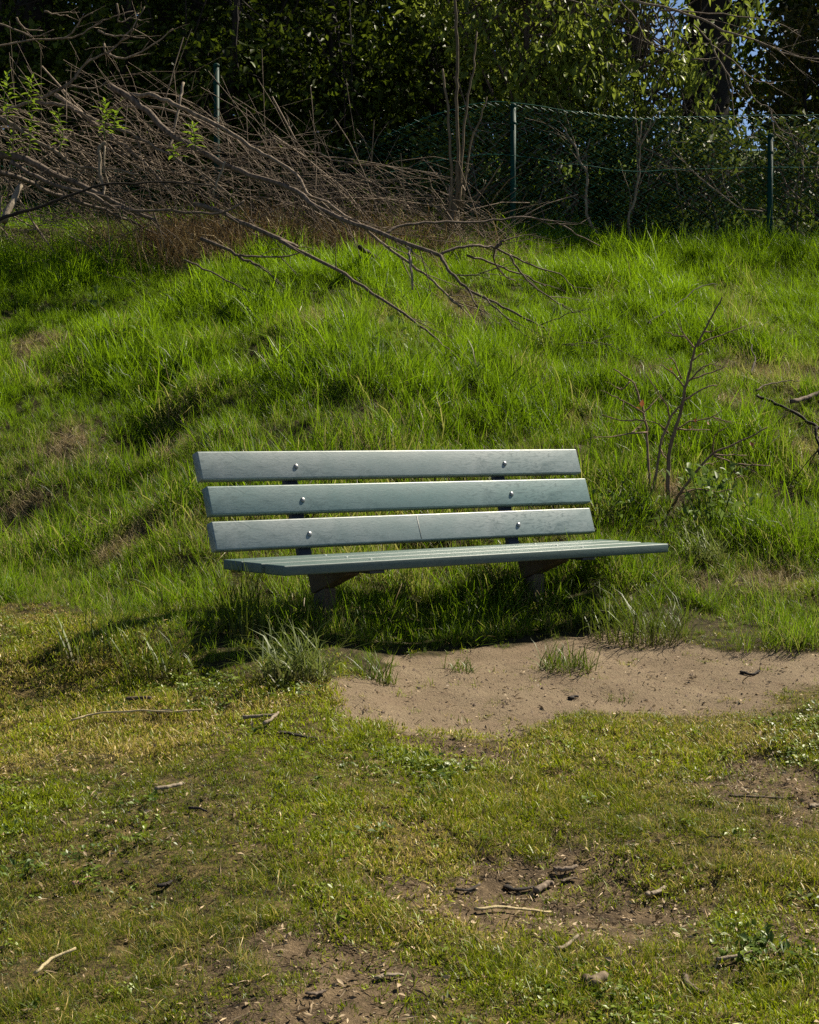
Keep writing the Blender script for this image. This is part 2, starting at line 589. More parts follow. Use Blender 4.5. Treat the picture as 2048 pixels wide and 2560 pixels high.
xs = axis(-3.6, 4.2, 0.035, -220, 220)
ysg = axis(2.2, 14.2, 0.035, -60, 420)
X, Y = np.meshgrid(xs, ysg)
Z = G(X, Y)
ny, nx = X.shape
ii = np.arange(ny - 1)[:, None] * nx + np.arange(nx - 1)[None, :]
q = np.stack([ii, ii + 1, ii + nx + 1, ii + nx], -1).reshape(-1, 4)
mb = MB()
mb.add(np.stack([X, Y, Z], -1).reshape(-1, 3), q)
ground = mb.build('ground', M['ground'], kind='structure')
gm = ground.data
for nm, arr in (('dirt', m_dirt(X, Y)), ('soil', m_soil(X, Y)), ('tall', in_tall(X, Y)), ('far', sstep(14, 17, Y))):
    a_ = gm.attributes.new(nm, 'FLOAT', 'POINT')
    a_.data.foreach_set('value', arr.ravel().astype(np.float32))


# ------------------------------------------------------------------ leaves, twigs, trees
def leaf_quads(mb, C, L, W, up=0.5, droop=0.0, fold=0.25, dirs=None):
    """pointed leaves: 4 verts, 1 folded quad each; C centres (n,3)"""
    n = len(C)
    d = rng.normal(size=(n, 3)) if dirs is None else dirs + rng.normal(0, 0.45, (n, 3))
    d[:, 2] -= droop
    d /= np.linalg.norm(d, axis=1)[:, None]
    u = rng.normal(size=(n, 3)); u[:, 2] += up * 2
    s = np.cross(d, u); s /= np.linalg.norm(s, axis=1)[:, None] + 1e-9
    nn = np.cross(s, d)
    l = L * rng.uniform(0.45, 1.35, (n, 1)); wd = l * (W / L) * rng.uniform(0.75, 1.25, (n, 1))
    a = C - d * l * 0.5
    t = C + d * l * 0.5 - nn * l * rng.uniform(0, 0.25, (n, 1))
    m1 = C - d * l * 0.06 + s * wd * 0.5 + nn * wd * fold
    m2 = C - d * l * 0.06 - s * wd * 0.5 + nn * wd * fold
    V = np.stack([a, m1, t, m2], 1).reshape(-1, 3)
    i = np.arange(n)[:, None] * 4
    # two triangles sharing the midrib
    f = np.concatenate([i + np.array([[0, 1, 2]]), i + np.array([[0, 2, 3]])])
    bvv = np.repeat(rng.random(n), 4)
    mb.add(V, f, bvv, np.tile([0, .5, 1, .5], n))


def ell_points(n, c, r, shell=0.6):
    v = rng.normal(size=(n, 3)); v /= np.linalg.norm(v, axis=1)[:, None]
    rad = rng.random(n) ** (1 / 3.)
    rad = shell * (0.55 + 0.45 * rad) + (1 - shell) * rad
    return np.asarray(c) + v * rad[:, None] * np.asarray(r)


def branch_tube(mb, a, c, r0, r1, sag=0.1, n=7, sides=5, wig=0.03):
    a = np.asarray(a, float); c = np.asarray(c, float)
    t = np.linspace(0, 1, n)[:, None]
    L = np.linalg.norm(c - a)
    P = a * (1 - t) + c * t
    P[:, 2] += (np.sin(t[:, 0] * math.pi) * sag * L)
    P[1:-1] += rng.normal(0, wig * L / 4, (n - 2, 3))
    tube(mb, P, np.linspace(r0, r1, n), sides, cap=False)
    return P


def tree(name, label, cat, base, top, r0, ells, leaf, leafmat, barkmat, group=None, nl=6, per=10, spread=0.22, droop=0.3, twigs=True, up=0.5):
    """base, top: trunk ends; ells: crown lobes (centre, radii, number of leaves)"""
    bx, by = base
    bz = g1(bx, by) - 0.15
    root = thing(name, (bx, by, bz), label, cat, group)
    tr = MB(); br = MB(); cr = MB()
    B = np.array([bx, by, bz]); T = np.array(top, float)
    P = smooth_path([B, B * 0.67 + T * 0.33 + rng.normal(0, .05, 3) * np.array([1, 1, 0]), B * 0.33 + T * 0.67 + rng.normal(0, .08, 3) * np.array([1, 1, 0]), T], 4)
    R = r0 * (1 - 0.75 * np.linspace(0, 1, len(P)) ** 1.2); R[0] *= 1.35; R[1] *= 1.1
    tube(tr, P, R, 10)
    tr.build('trunk', M[barkmat], root)
    for (c, r, nleaf) in ells:
        c = np.array(c, float)
        tips = ell_points(nl, c, r, 0.8)
        for tp in tips:
            i = rng.integers(len(P) // 4, len(P))
            q = branch_tube(br, P[i], tp, max(R[i] * 0.45, 0.008), 0.006, 0.08)
            if twigs:
                for _ in range(4):
                    j = rng.integers(3, len(q))
                    branch_tube(br, q[j], q[j] + rng.normal(0, 0.35, 3) * np.array(r) * 0.8, 0.009, 0.003, 0.0, 5, 4)
        nc = max(1, nleaf // per)
        cen = ell_points(nc, c, r)
        C = np.repeat(cen, per, 0) + rng.normal(0, spread, (nc * per, 3)) * np.array([1, 1, 0.7])
        C = C[C[:, 2] > G0(C[:, 0], C[:, 1]) + 0.05]
        leaf_quads(cr, C, leaf[0], leaf[1], up, droop)
    br.build('branches', M[barkmat], root, kind='stuff')
    cr.build('crown', M[leafmat], root, smooth=False, kind='stuff')
    return root


def gz(x, y): return float(G0(np.array([x]), np.array([y]))[0])


# tall trees whose crowns close over the thicket
big = [
    # label, base, top, r, lobes
    ('tall tree with dark trunk at far left behind the brushwood', (-3.55, 16.2), (-3.3, 16.6, 9.5), 0.20,
     [((-4.2, 15.6, 6.6), (2.3, 1.9, 2.2), 9000), ((-2.2, 16.6, 6.4), (1.9, 2.0, 2.0), 8000)]),
    ('tall tree with slim dark trunk above the first green fence post', (-2.15, 17.6), (-2.0, 17.8, 10.0), 0.15,
     [((-0.9, 17.9, 7.0), (2.0, 1.8, 1.9), 4500), ((-1.8, 18.5, 8.4), (2.4, 2.4, 2.0), 6000)]),
    ('tall tree standing deep in the dark thicket at centre', (0.05, 18.6), (0.3, 18.8, 10.5), 0.17,
     [((1.4, 18.6, 7.2), (2.0, 1.9, 1.8), 2600), ((0.4, 19.2, 7.8), (2.4, 2.4, 2.4), 7000)]),
    ('big tree with thick leaning dark trunk rising behind the right fence', (3.28, 20.0), (3.45, 20.3, 10.5), 0.30,
     [((2.6, 19.4, 7.8), (2.5, 1.8, 1.9), 3000), ((5.2, 19.6, 7.8), (2.4, 2.2, 1.9), 5000)]),
    ('tall tree whose crown closes the view at the right edge', (6.6, 19.6), (6.5, 19.8, 10.0), 0.20,
     [((5.9, 19.4, 7.4), (2.2, 1.7, 1.9), 6500), ((8.2, 19.0, 7.6), (2.2, 2.0, 2.2), 6000)]),
]
for lab, b_, t_, r_, el in big:
    tree('tall_tree', lab, 'tree', b_, t_, r_, el, (0.13, 0.065), 'evergreen', 'bark_dark', 'tall trees behind the fence', nl=8, per=12, spread=0.3)

# the dark evergreen thicket behind the brushwood and the sagging fence
thick = [
    ('dark evergreen bush behind the bare twigs at top left', (-3.6, 14.9), 2.6, (-3.6, 14.9), (0.95, 0.7, 1.25), 9000),
    ('dark evergreen bush left of the first green fence post', (-2.55, 15.3), 2.7, (-2.5, 15.3), (0.85, 0.7, 1.35), 9000),
    ('dark evergreen bush right of the first green fence post', (-1.55, 15.0), 2.6, (-1.5, 15.0), (0.85, 0.65, 1.3), 9000),
    ('dark evergreen bush behind the tip of the brushwood', (-0.65, 15.3), 2.7, (-0.6, 15.2), (0.85, 0.7, 1.35), 9000),
    ('dark evergreen bush directly behind the young coppiced stems', (0.2, 15.4), 2.6, (0.2, 15.3), (0.8, 0.7, 1.35), 8500),
]
for lab, b_, h, c, r, n_ in thick:
    z0 = gz(*b_)
    tree('evergreen_bush', lab, 'bush', b_, (b_[0] + 0.1, b_[1], z0 + h), 0.055,
         [((c[0], c[1], z0 + 0.8), (r[0], r[1], r[2] * 0.85), n_ * 2 // 3), ((c[0] + 0.15, c[1] + 0.95, z0 + 2.0), (r[0] * 1.1, 0.75, 0.85), n_ // 3)], (0.075, 0.038), 'evergreen', 'bark_dark',
         'dark evergreen bushes behind the fence', nl=11, per=20, spread=0.11)

# light green bird cherries leaning over the fence
cherries = [
    ('pale green bird cherry with drooping leaves above the middle fence post', (1.0, 14.5), (1.0, 14.4, 4.6),
     [((0.95, 14.3, 3.35), (0.66, 0.5, 0.8), 2100), ((0.5, 14.5, 3.9), (0.7, 0.5, 0.6), 1300), ((1.45, 14.35, 2.7), (0.6, 0.4, 0.45), 1100)]),
    ('bird cherry with loose sunlit leaves between the middle and right fence posts', (1.95, 14.8), (1.9, 14.8, 4.4),
     [((1.85, 14.6, 2.85), (0.65, 0.5, 0.45), 1100), ((1.5, 14.9, 3.8), (0.6, 0.6, 0.5), 900), ((2.3, 14.8, 2.4), (0.5, 0.4, 0.3), 600), ((2.35, 14.6, 3.55), (0.55, 0.4, 0.5), 420)]),
]
cherry_roots = []
for lab, b_, t_, el in cherries:
    cherry_roots.append(tree('bird_cherry', lab, 'small tree', b_, t_, 0.035, el, (0.095, 0.036), 'cherry', 'bark_brown', 'bird cherries by the fence', nl=14, per=16, spread=0.10, droop=1.3))

# shrubs growing through and behind the chain link fence
fs = [
    ('low tangled shrub behind the fence mesh left of the middle post', (0.55, 14.1), ((0.6, 14.1), (0.6, 0.35, 0.5), 1500), 'shrub'),
    ('leafy shrub grown into the fence mesh right of the middle post', (1.25, 13.95), ((1.25, 13.95), (0.5, 0.3, 0.55), 2400), 'shrub'),
    ('densest leafy shrub in the middle of the right fence bay', (1.85, 14.0), ((1.85, 14.0), (0.5, 0.3, 0.62), 2800), 'shrub'),
    ('leafy shrub behind the mesh right of the right fence post', (3.15, 14.3), ((3.15, 14.3), (0.5, 0.35, 0.5), 1800), 'shrub'),
    ('thin leafy shrub close beside the right fence post', (2.45, 14.05), ((2.45, 14.0), (0.4, 0.3, 0.45), 1300), 'shrub'),
]
for lab, b_, (c, r, n_), mt in fs:
    z0 = gz(*b_)
    tree('fence_shrub', lab, 'shrub', b_, (b_[0], b_[1], z0 + 0.9), 0.014, [((c[0], c[1], z0 + 0.55), r, n_)], (0.06, 0.03), mt, 'bark_grey', 'shrubs along the fence', nl=14, per=5, spread=0.08)

bz_ = [
    ('bronze leaved bush behind the right fence post under the big trunk', (4.05, 17.4), [((4.05, 17.4, 3.5), (0.7, 0.7, 0.85), 2600)]),
    ('bronze leaved bush at the right edge behind the fence', (5.3, 17.8), [((5.3, 17.7, 3.7), (0.85, 0.7, 0.9), 2800)]),
    ('olive bush in the gap left of the big dark trunk', (1.7, 17.8), [((1.7, 17.8, 3.8), (0.9, 0.7, 0.8), 3400)]),
]
for lab, b_, el in bz_:
    z0 = gz(*b_)
    tree('bronze_bush', lab, 'bush', b_, (b_[0], b_[1], z0 + 2.2), 0.03, el, (0.075, 0.036), 'brownleaf', 'bark_dark', 'bushes on the rise behind the fence', nl=10, per=7, spread=0.15)

# trees farther back that close the wood
fx = [(-2.9, 21.0, 'dark tree filling the gap behind the first fence post'), (0.3, 21.5, 'dark tree filling the gap behind the young coppiced stems'), (-6.9, 21.5, 'far tree filling the dark corner at top left'), (6.8, 23.5, 'far tree low behind the right end of the fence'), (-9, 24, 'far tree closing the wood behind the left thicket'), (-5.2, 25.5, 'far tree behind the two slim trunks on the left'), (-1.6, 24.5, 'far tree behind the centre of the thicket'),
      (0.9, 26, 'far tree left of the sky gap'), (6.4, 29.5, 'far tree right of the big leaning trunk'), (9.2, 26, 'far tree closing the wood at the right edge'), (-4, 34, 'farthest tree hidden deep behind the left thicket')]
for x_, y_, lab in fx:
    z0 = gz(x_, y_)
    k = 0.7 if x_ == 6.4 else 1.0
    tree('far_tree', lab, 'tree', (x_, y_), (x_ + 0.2, y_, z0 + 7), 0.2,
         [((x_, y_, z0 + 1.8), (2.3, 1.2, 2.0), int(7000 * k)), ((x_ + 0.3, y_, z0 + 5.0), (2.3, 1.5, 2.2), int(5500 * k))], (0.16, 0.09), 'evergreen', 'bark_dark', 'trees far behind the fence', nl=7, per=10, spread=0.3, twigs=False)

# ------------------------------------------------------------------ park bench
A = 0.6869
TILT, BY, BZ, SH, SG, PW, G1, G2, TH, HC, TS = 0.3255, 0.4282, 0.0323, 0.1128, 0.0249, 0.1188, 0.0310, 0.0150, 0.040, 0.4571, 0.0373
bench = thing('park_bench', (0.3302, 6.7739, -HC), 'green plastic slatted park bench on two posts at the foot of the grass bank', 'bench')
bench.rotation_euler = (0, 0, A)
bolt_mb = None


def bolt(parent, x, y, z, rot, r=0.0105):
    bm = bmesh.new()
    bmesh.ops.create_uvsphere(bm, u_segments=14, v_segments=8, radius=r)
    for v in bm.verts:
        v.co.y *= 0.55
    me = bpy.data.meshes.new('bolt'); bm.to_mesh(me); bm.free()
    for p in me.polygons: p.use_smooth = True
    me.materials.append(M['steel'])
    o = bpy.data.objects.new('bolt', me); COL.objects.link(o)
    o.parent = parent; o.location = (x, y, z); o.rotation_euler = rot
    return o


ofs = [(-0.008, 0.002), (0.006, 0.004), (-0.003, -0.003)]
for k in (2, 1, 0):
    dx, de = ofs[2 - k]
    s_ = bevel_box('backrest_slat', (-1 + dx, 1 + dx + de, 0, TH, 0, SH), 0.006, 3, M['slat_green' if k == 1 else 'slat'], bench)
    s_.location = (0, BY + math.sin(TILT) * k * (SH + SG), BZ + math.cos(TILT) * k * (SH + SG))
    s_.rotation_euler = (-TILT, 0, 0)
    if k == 0: s_['label'] = 'lowest backrest slat with a faint pale seam across it'
    for bx in (-0.565, 0.54): bolt(s_, bx, -0.001, 0.048, (0, 0, 0))
    if k == 0:   # moulding seam
        v, f = box_verts(-0.012, -0.0085, -0.0007, 0.001, 0.007, SH - 0.007)
        mb = MB(); mb.add(v, f); me = mb.mesh('seam', simple('seam_line', (0.22, 0.22, 0.20), 0.6), False)
        o = bpy.data.objects.new('seam', me); COL.objects.link(o); o.parent = s_
for k, y0 in enumerate((0, PW + G1, 2 * PW + G1 + G2)):
    s_ = bevel_box('seat_slat', (-1 + 0.004 * k, 1 - 0.006 * (k == 1), y0, y0 + PW, -TS, 0), 0.006, 3, M['seat'], bench)
    for bx in (-0.565, 0.54): bolt(s_, bx, y0 + PW / 2, -0.001, (math.pi / 2, 0, 0), 0.008).data.materials[0] = M['slat']


def prism(name, prof, x0, x1, mat, bev=0.004):   # profile in (y, z) pushed along the bench
    bm = bmesh.new()
    a_ = [bm.verts.new((x0, y, z)) for y, z in prof]; b_ = [bm.verts.new((x1, y, z)) for y, z in prof]
    n = len(prof)
    bm.faces.new(a_); bm.faces.new(b_[::-1])
    for i in range(n): bm.faces.new((a_[i], b_[i], b_[(i + 1) % n], a_[(i + 1) % n]))
    bmesh.ops.recalc_face_normals(bm, faces=bm.faces)
    bmesh.ops.bevel(bm, geom=list(bm.edges), offset=bev, segments=2, profile=0.5, affect='EDGES')
    me = bpy.data.meshes.new(name); bm.to_mesh(me); bm.free()
    me.materials.append(mat)
    o = bpy.data.objects.new(name, me); COL.objects.link(o); o.parent = bench
    return o


zb = -TS
for xc in (-0.565, 0.54):
    prism('seat_bar', [(0.02, zb - 0.001), (0.02, zb - 0.013), (0.43, zb - 0.013), (0.43, zb - 0.001)], xc - 0.035, xc + 0.035, M['steel_dark'], 0.002)
    prism('bracket', [(0.425, zb - 0.014), (0.17, zb - 0.014), (0.165, zb - 0.026), (0.384, zb - 0.112), (0.392, zb - 0.105)], xc - 0.032, xc + 0.032, M['bracket'])
    prism('leg', [(0.311, zb - 0.086), (0.380, zb - 0.113), (0.384, -0.75), (0.311, -0.75)], xc - 0.029, xc + 0.029, M['post'])
    bb = prism('back_support', [(BY + TH + 0.002 - 0.03 * math.tan(TILT), BZ - 0.06), (BY + TH + 0.016, BZ - 0.06),
                                (BY + TH + 0.016 + math.tan(TILT) * 0.41, BZ + 0.35), (BY + TH + 0.002 + math.tan(TILT) * 0.38, BZ + 0.35)], xc - 0.03, xc + 0.03, M['steel_dark'], 0.002)

# ------------------------------------------------------------------ chain link fence
def zf(x): return g1(x, y_crest(x))


fence = thing('chain_link_fence', (1.2, y_crest(1.2), zf(1.2)), 'green plastic coated chain link fence sagging towards the brushwood on the left', 'fence')


def fence_post(px, pytop, r=0.021, far=0.0):
    x = (px - 1024) / F * 13.25; y = y_crest(x); x = (px - 1024) / F * y
    zt = at(px, pytop, y)[2]
    z0 = zf(x) - 0.3
    mb = MB()
    tube(mb, [(x, y, z0), (x, y, zt)], r, 12)
    p = mb.build('post', M['green_post'], fence)
    c = MB()
    tube(c, [(x, y, zt + .001), (x, y, zt + 0.02), (x, y, zt + 0.028)], [r * 1.15, r * 1.12, r * 0.6], 12)
    c.build('post_cap', M['green_post'], p)
    p.children[0].location = (0, 0, 0)
    for dz in (0.12, 0.62):
        c2 = MB()
        tube(c2, [(x, y, zt - dz - 0.012), (x, y, zt - dz + 0.012)], r * 1.18, 10)
        q = c2.build('clamp', M['green_post'], p); q.location = (0, 0, 0)
    return x, y, zt


posts = [fence_post(px, py) for px, py in ((546, 168), (1281, 268), (1919, 343), (2560, 400), (-180, 120))]
p1, p2, p3 = posts[0], posts[1], posts[2]


def mesh_top(x):                     # height of the mesh above the ground, sagging to the left of the middle post
    s_ = sstep(-1.1, 0.75, x)
    return 0.42 + 0.58 * s_


mb = MB()
wv = 0.058; hv = 0.058
for x in np.arange(-4.2, 5.4, wv):
    y = y_crest(x); z0 = zf(x) + 0.02
    H = float(mesh_top(x))
    n_ = int(1.0 / (hv / 2))
    sq = H / 1.0
    k = np.arange(n_ + 1)
    zz = z0 + k * hv / 2 * sq
    sag = 1 - sstep(-1.0, 0.9, x)
    xx = x + np.where(k % 2 == 0, -1, 1) * (wv / 2 + 0.002) + 0.10 * sag * (zz - z0) + rng.normal(0, 0.0015, n_ + 1)
    yy = y - 0.028 + np.where(k % 2 == 0, -0.004, 0.004) - 0.22 * sag * (zz - z0) + 0.03 * np.sin(x * 3.1) * (zz - z0)
    tube(mb, np.stack([xx, yy, zz], 1), 0.0021, 3, cap=False)
mb.build('wire_mesh', M['green_wire'], fence, kind='stuff')
for frac in (0.995, 0.60):
    mb = MB()
    X_ = np.linspace(-0.2 if frac > 0.9 else -0.6, 5.3, 60)
    tube(mb, np.stack([X_, y_crest(X_) - 0.034, [zf(x) + 0.02 + float(mesh_top(x)) * frac - 0.02 * math.sin((x - p2[0]) / (p3[0] - p2[0]) * math.pi) ** 2 for x in X_]], 1), 0.0024, 4)
    mb.build('tension_wire', M['green_wire'], fence)


# ------------------------------------------------------------------ traced branches
def z3(p): return (p[0] * 0.46377, p[1] * 0.46377)
def z4(p): return (700 + p[0] * 0.46377, 200 + p[1] * 0.46377)
def z5(p): return (1300 + p[0] * 0.43362, p[1] * 0.43362)
def z6(p): return (1448 + p[0] * 0.37106, 680 + p[1] * 0.37106)


def y_ground(px, py):
    return pt_ground0(px, py)[1]


def trace(pts, Y0, Y1, lift=0.12, k=3, wig=0.004):
    """photo outline -> 3D path; depth runs from Y0 to Y1 (None: down to the bank) and never sinks into the bank"""
    n = len(pts); out = []
    if Y1 is None: Y1 = y_ground(*pts[-1]) - lift
    for i, (px, py) in enumerate(pts):
        t = i / max(1, n - 1)
        Yw = Y0 * (1 - t) + Y1 * t
        Yw = min(Yw, y_ground(px, py) - lift * 0.8)
        out.append(at(px, py, Yw))
    return smooth_path(out, k, wig)


def side_twigs(mb, P, R, count, length, dirbias=(0.5, -0.1, -0.1), r=0.004, t0=0.2, spread=0.5):
    ends = []
    for _ in range(count):
        i = int(rng.uniform(t0, 0.98) * (len(P) - 1))
        tan = P[min(i + 1, len(P) - 1)] - P[max(i - 1, 0)]
        tan = tan / (np.linalg.norm(tan) + 1e-9)
        d = tan * 0.9 + np.array(dirbias) * 0.4 + rng.normal(0, spread, 3)
        d /= np.linalg.norm(d)
        L = length * rng.uniform(0.4, 1.2)
        rr = min(r * rng.uniform(0.7, 1.2), R[i] * 0.7)
        Q = np.array([P[i] + d * L * t + rng.normal(0, 0.02 * L, 3) * t + np.array([0, 0, -0.08 * L]) * t * t for t in np.linspace(0, 1, 6)])
        tube(mb, Q, np.linspace(rr, rr * 0.35, 6), 4, cap=False)
        if rng.random() < 0.7:
            j = rng.integers(2, 5)
            d2 = d + rng.normal(0, 0.5, 3); d2 /= np.linalg.norm(d2)
            Q2 = np.array([Q[j] + d2 * L * 0.5 * t + rng.normal(0, 0.01 * L, 3) * t for t in np.linspace(0, 1, 4)])
            tube(mb, Q2, np.linspace(rr * 0.5, rr * 0.25, 4), 3, cap=False)


def fallen(label, main, mat, forks=(), twigs=8, tl=0.5, name='fallen_branch', group='fallen branches of the brushwood heap', cat='branch', tr=0.004, spread=0.5, bias=(0.5, -0.1, -0.1)):
    P, R = main
    root = thing(name, tuple(P[0]), label, cat, group)
    mb = MB(); tube(mb, P, R, 8)
    mb.build('limb', M[mat], root)
    for Q, r0, r1 in forks:
        mb = MB(); tube(mb, Q, np.linspace(r0, r1, len(Q)), 6)
        if len(Q) > 5: side_twigs(mb, Q, np.linspace(r0, r1, len(Q)), 3, tl * 0.6, bias, tr, 0.3, spread)
        mb.build('side_branch', M[mat], root)
    if twigs:
        mb = MB(); side_twigs(mb, P, R, twigs, tl, bias, tr, 0.15, spread)
        mb.build('twigs', M[mat], root, kind='stuff')
    return root


def lin(P, a, b, e=1.0): return a + (b - a) * np.linspace(0, 1, len(P)) ** e


# the largest limb, running from the top of the heap to far down the bank
P = trace([z3(p) for p in ((590, 460), (690, 520), (800, 600), (900, 710), (1050, 800), (1200, 880), (1350, 940), (1500, 990))] +
          [z4(p) for p in ((110, 610), (160, 660), (300, 740), (450, 790), (560, 835), (700, 890), (860, 945))], 12.7, 11.1)
f1 = trace([z4(p) for p in ((860, 945), (930, 910), (1020, 895), (1100, 897), (1160, 905), (1240, 940), (1350, 1000), (1450, 1030), (1530, 1060), (1600, 1150))], 11.1, None, 0.45)
f1b = trace([z4(p) for p in ((1160, 905), (1190, 885), (1210, 865))], 11.05, 11.05, 0.05)
f2 = trace([z4(p) for p in ((862, 945), (880, 970), (910, 1025), (960, 1080), (1020, 1130), (1100, 1170), (1200, 1220), (1300, 1270), (1400, 1320), (1500, 1370), (1640, 1410), (1725, 1420))] + [(1532, 861)], 11.1, None, 0.45)
f3 = trace([z4(p) for p in ((560, 835), (650, 790), (780, 770), (950, 768), (1100, 765), (1250, 742), (1400, 745), (1500, 775), (1600, 830), (1725, 895))], 11.6, 12.3)
f4 = trace([z4(p) for p in ((1240, 945), (1275, 1010), (1330, 1080), (1420, 1150), (1500, 1200), (1555, 1235))], 11.0, None, 0.45)
f5 = trace([z4(p) for p in ((1100, 1165), (1150, 1220), (1230, 1290), (1320, 1370), (1410, 1415))], 10.7, None, 0.45)
f6 = trace([z4(p) for p in ((1150, 900), (1155, 950), (1170, 1010), (1220, 1060), (1270, 1085))], 11.0, None, 0.45)
f7 = trace([z4(p) for p in ((1020, 1135), (1050, 1200), (1090, 1270), (1110, 1330))], 10.8, None, 0.45)
f8 = trace([z4(p) for p in ((960, 1050), (1060, 1045), (1150, 1020), (1230, 985))], 10.9, 10.8, 0.4)
f9 = trace([z4(p) for p in ((1405, 1320), (1480, 1290), (1560, 1260), (1640, 1240))], 10.6, 10.4, 0.4)
f10 = trace([z4(p) for p in ((1420, 1330), (1470, 1400), (1520, 1430), (1600, 1435))], 10.6, None, 0.45)
f11 = trace([z4(p) for p in ((1010, 945), (1120, 975), (1240, 1030), (1340, 1065), (1430, 1110))], 11.2, None, 0.45)
fallen('longest dark fallen limb, forking above the bench where it reaches down the bank', (P, lin(P, 0.023, 0.013)), 'bark_brown',
       [(f1, 0.011, 0.003), (f1b, 0.012, 0.010), (f2, 0.012, 0.003), (f3, 0.011, 0.004), (f4, 0.007, 0.003), (f5, 0.006, 0.003), (f6, 0.006, 0.003), (f7, 0.005, 0.002), (f8, 0.005, 0.002), (f9, 0.004, 0.002), (f10, 0.005, 0.002), (f11, 0.008, 0.004)],
       26, 0.5, spread=0.4)
P = trace([z3(p) for p in ((700, 510), (800, 510), (870, 535), (970, 575), (1080, 630), (1200, 690), (1350, 790), (1450, 850), (1600, 940))] +
          [z4(p) for p in ((150, 610), (250, 660), (350, 730), (420, 770), (530, 860), (650, 950), (780, 1050), (850, 1110), (930, 1190), (980, 1230))], 12.6, None, 0.4)
fallen('second long fallen limb, ending in dry grass above the bench', (P, lin(P, 0.017, 0.006)), 'bark_grey', [], 22, 0.55, spread=0.4)
P = trace([z3(p) for p in ((1050, 1100), (1200, 1145), (1300, 1200), (1450, 1260), (1600, 1330))] + [z4(p) for p in ((0, 860), (120, 930), (250, 990), (400, 1080), (550, 1180), (670, 1255), (750, 1320), (850, 1400), (950, 1480), (1100, 1565))], 12.0, None, 0.45)
fallen('straight fallen branch pointing down the bank at the left half of the backrest', (P, lin(P, 0.017, 0.004)), 'bark_brown', [], 9, 0.3, spread=0.35)
P = trace([z3(p) for p in ((0, 635), (130, 710), (230, 780), (330, 840), (430, 900), (600, 915), (750, 940))], 12.1, 12.2)
fallen('fallen branch entering at the left edge below the leafy shoots', (P, lin(P, 0.016, 0.008)), 'bark_grey', [], 8, 0.5)
P = trace([z3(p) for p in ((-60, 815), (0, 830), (140, 860), (230, 910), (400, 985), (560, 1060), (700, 1130), (850, 1190))], 11.9, 12.0)
fallen('thickest fallen limb at the left edge of the heap', (P, lin(P, 0.032, 0.012)), 'bark_brown', [], 10, 0.5)
P = trace([z3(p) for p in ((-60, 915), (0, 930), (150, 975), (250, 1030), (400, 1080), (560, 1130), (700, 1190), (830, 1260), (960, 1330))], 11.6, None)
fallen('fallen limb along the lower left rim of the heap', (P, lin(P, 0.020, 0.006)), 'bark_brown', [], 10, 0.45)
P = trace([z3(p) for p in ((60, 870), (150, 930), (300, 1000), (500, 1050), (600, 1110), (750, 1130), (1000, 1140), (1200, 1145), (1320, 1080))], 11.7, 11.7)
fallen('nearly level fallen branch across the reddish dry grass', (P, lin(P, 0.016, 0.007)), 'bark_brown', [], 8, 0.4)
P = trace([z3(p) for p in ((-40, 1190), (0, 1180), (100, 1150), (250, 1105), (350, 1060), (500, 1010), (650, 990), (900, 985), (1150, 1000))], 11.4, 11.6)
fallen('arched dark branch bowing up from the grass at the left edge', (P, lin(P, 0.014, 0.005)), 'bark_dark', [], 6, 0.35)
P = trace([z3(p) for p in ((300, 510), (400, 580), (520, 680), (640, 760), (760, 860), (850, 960), (920, 1040))], 12.8, 12.3)
fallen('steep fallen branch beside the tallest leafy shoot', (P, lin(P, 0.017, 0.008)), 'bark_grey', [], 14, 0.5)
P = trace([z3(p) for p in ((200, 550), (330, 565), (440, 610), (560, 670), (700, 720), (850, 800), (1000, 880), (1150, 980), (1290, 1090))], 12.6, 12.1)
fallen('slender fallen branch in the middle of the heap', (P, lin(P, 0.015, 0.006)), 'bark_grey', [], 16, 0.5)
P = trace([z3(p) for p in ((660, 580), (800, 575), (930, 600), (1080, 650), (1250, 740), (1400, 790), (1560, 800), (1725, 830))] + [z4(p) for p in ((280, 430), (500, 455), (620, 475), (850, 505))], 12.7, 12.8)
fallen('uppermost thin branch of the heap reaching right to the sagging mesh', (P, lin(P, 0.011, 0.004)), 'bark_grey', [], 16, 0.55)
P = trace([z3(p) for p in ((1080, 1285), (1220, 1340), (1290, 1380), (1370, 1420), (1450, 1470), (1520, 1540))], 11.3, None, 0.4)
fallen('short forked stick in the grass below the heap', (P, lin(P, 0.013, 0.003)), 'bark_brown', [(trace([z3(p) for p in ((1290, 1375), (1400, 1385), (1560, 1380), (1640, 1350))], 11.2, 11.3), 0.008, 0.003)], 4, 0.25)
P = trace([z3(p) for p in ((995, 1400), (1060, 1430), (1180, 1490), (1300, 1550), (1420, 1610))], 11.0, None, 0.4)
fallen('thin straight twig lying in the bright grass under the heap', (P, lin(P, 0.007, 0.003)), 'bark_brown', [], 2, 0.2)
P = trace([z4(p) for p in ((430, 900), (500, 945), (580, 990))], 11.5, None)
fallen('short thick dark stub lying at the tip of the heap', (P, lin(P, 0.016, 0.012)), 'bark_dark', [], 2, 0.2)

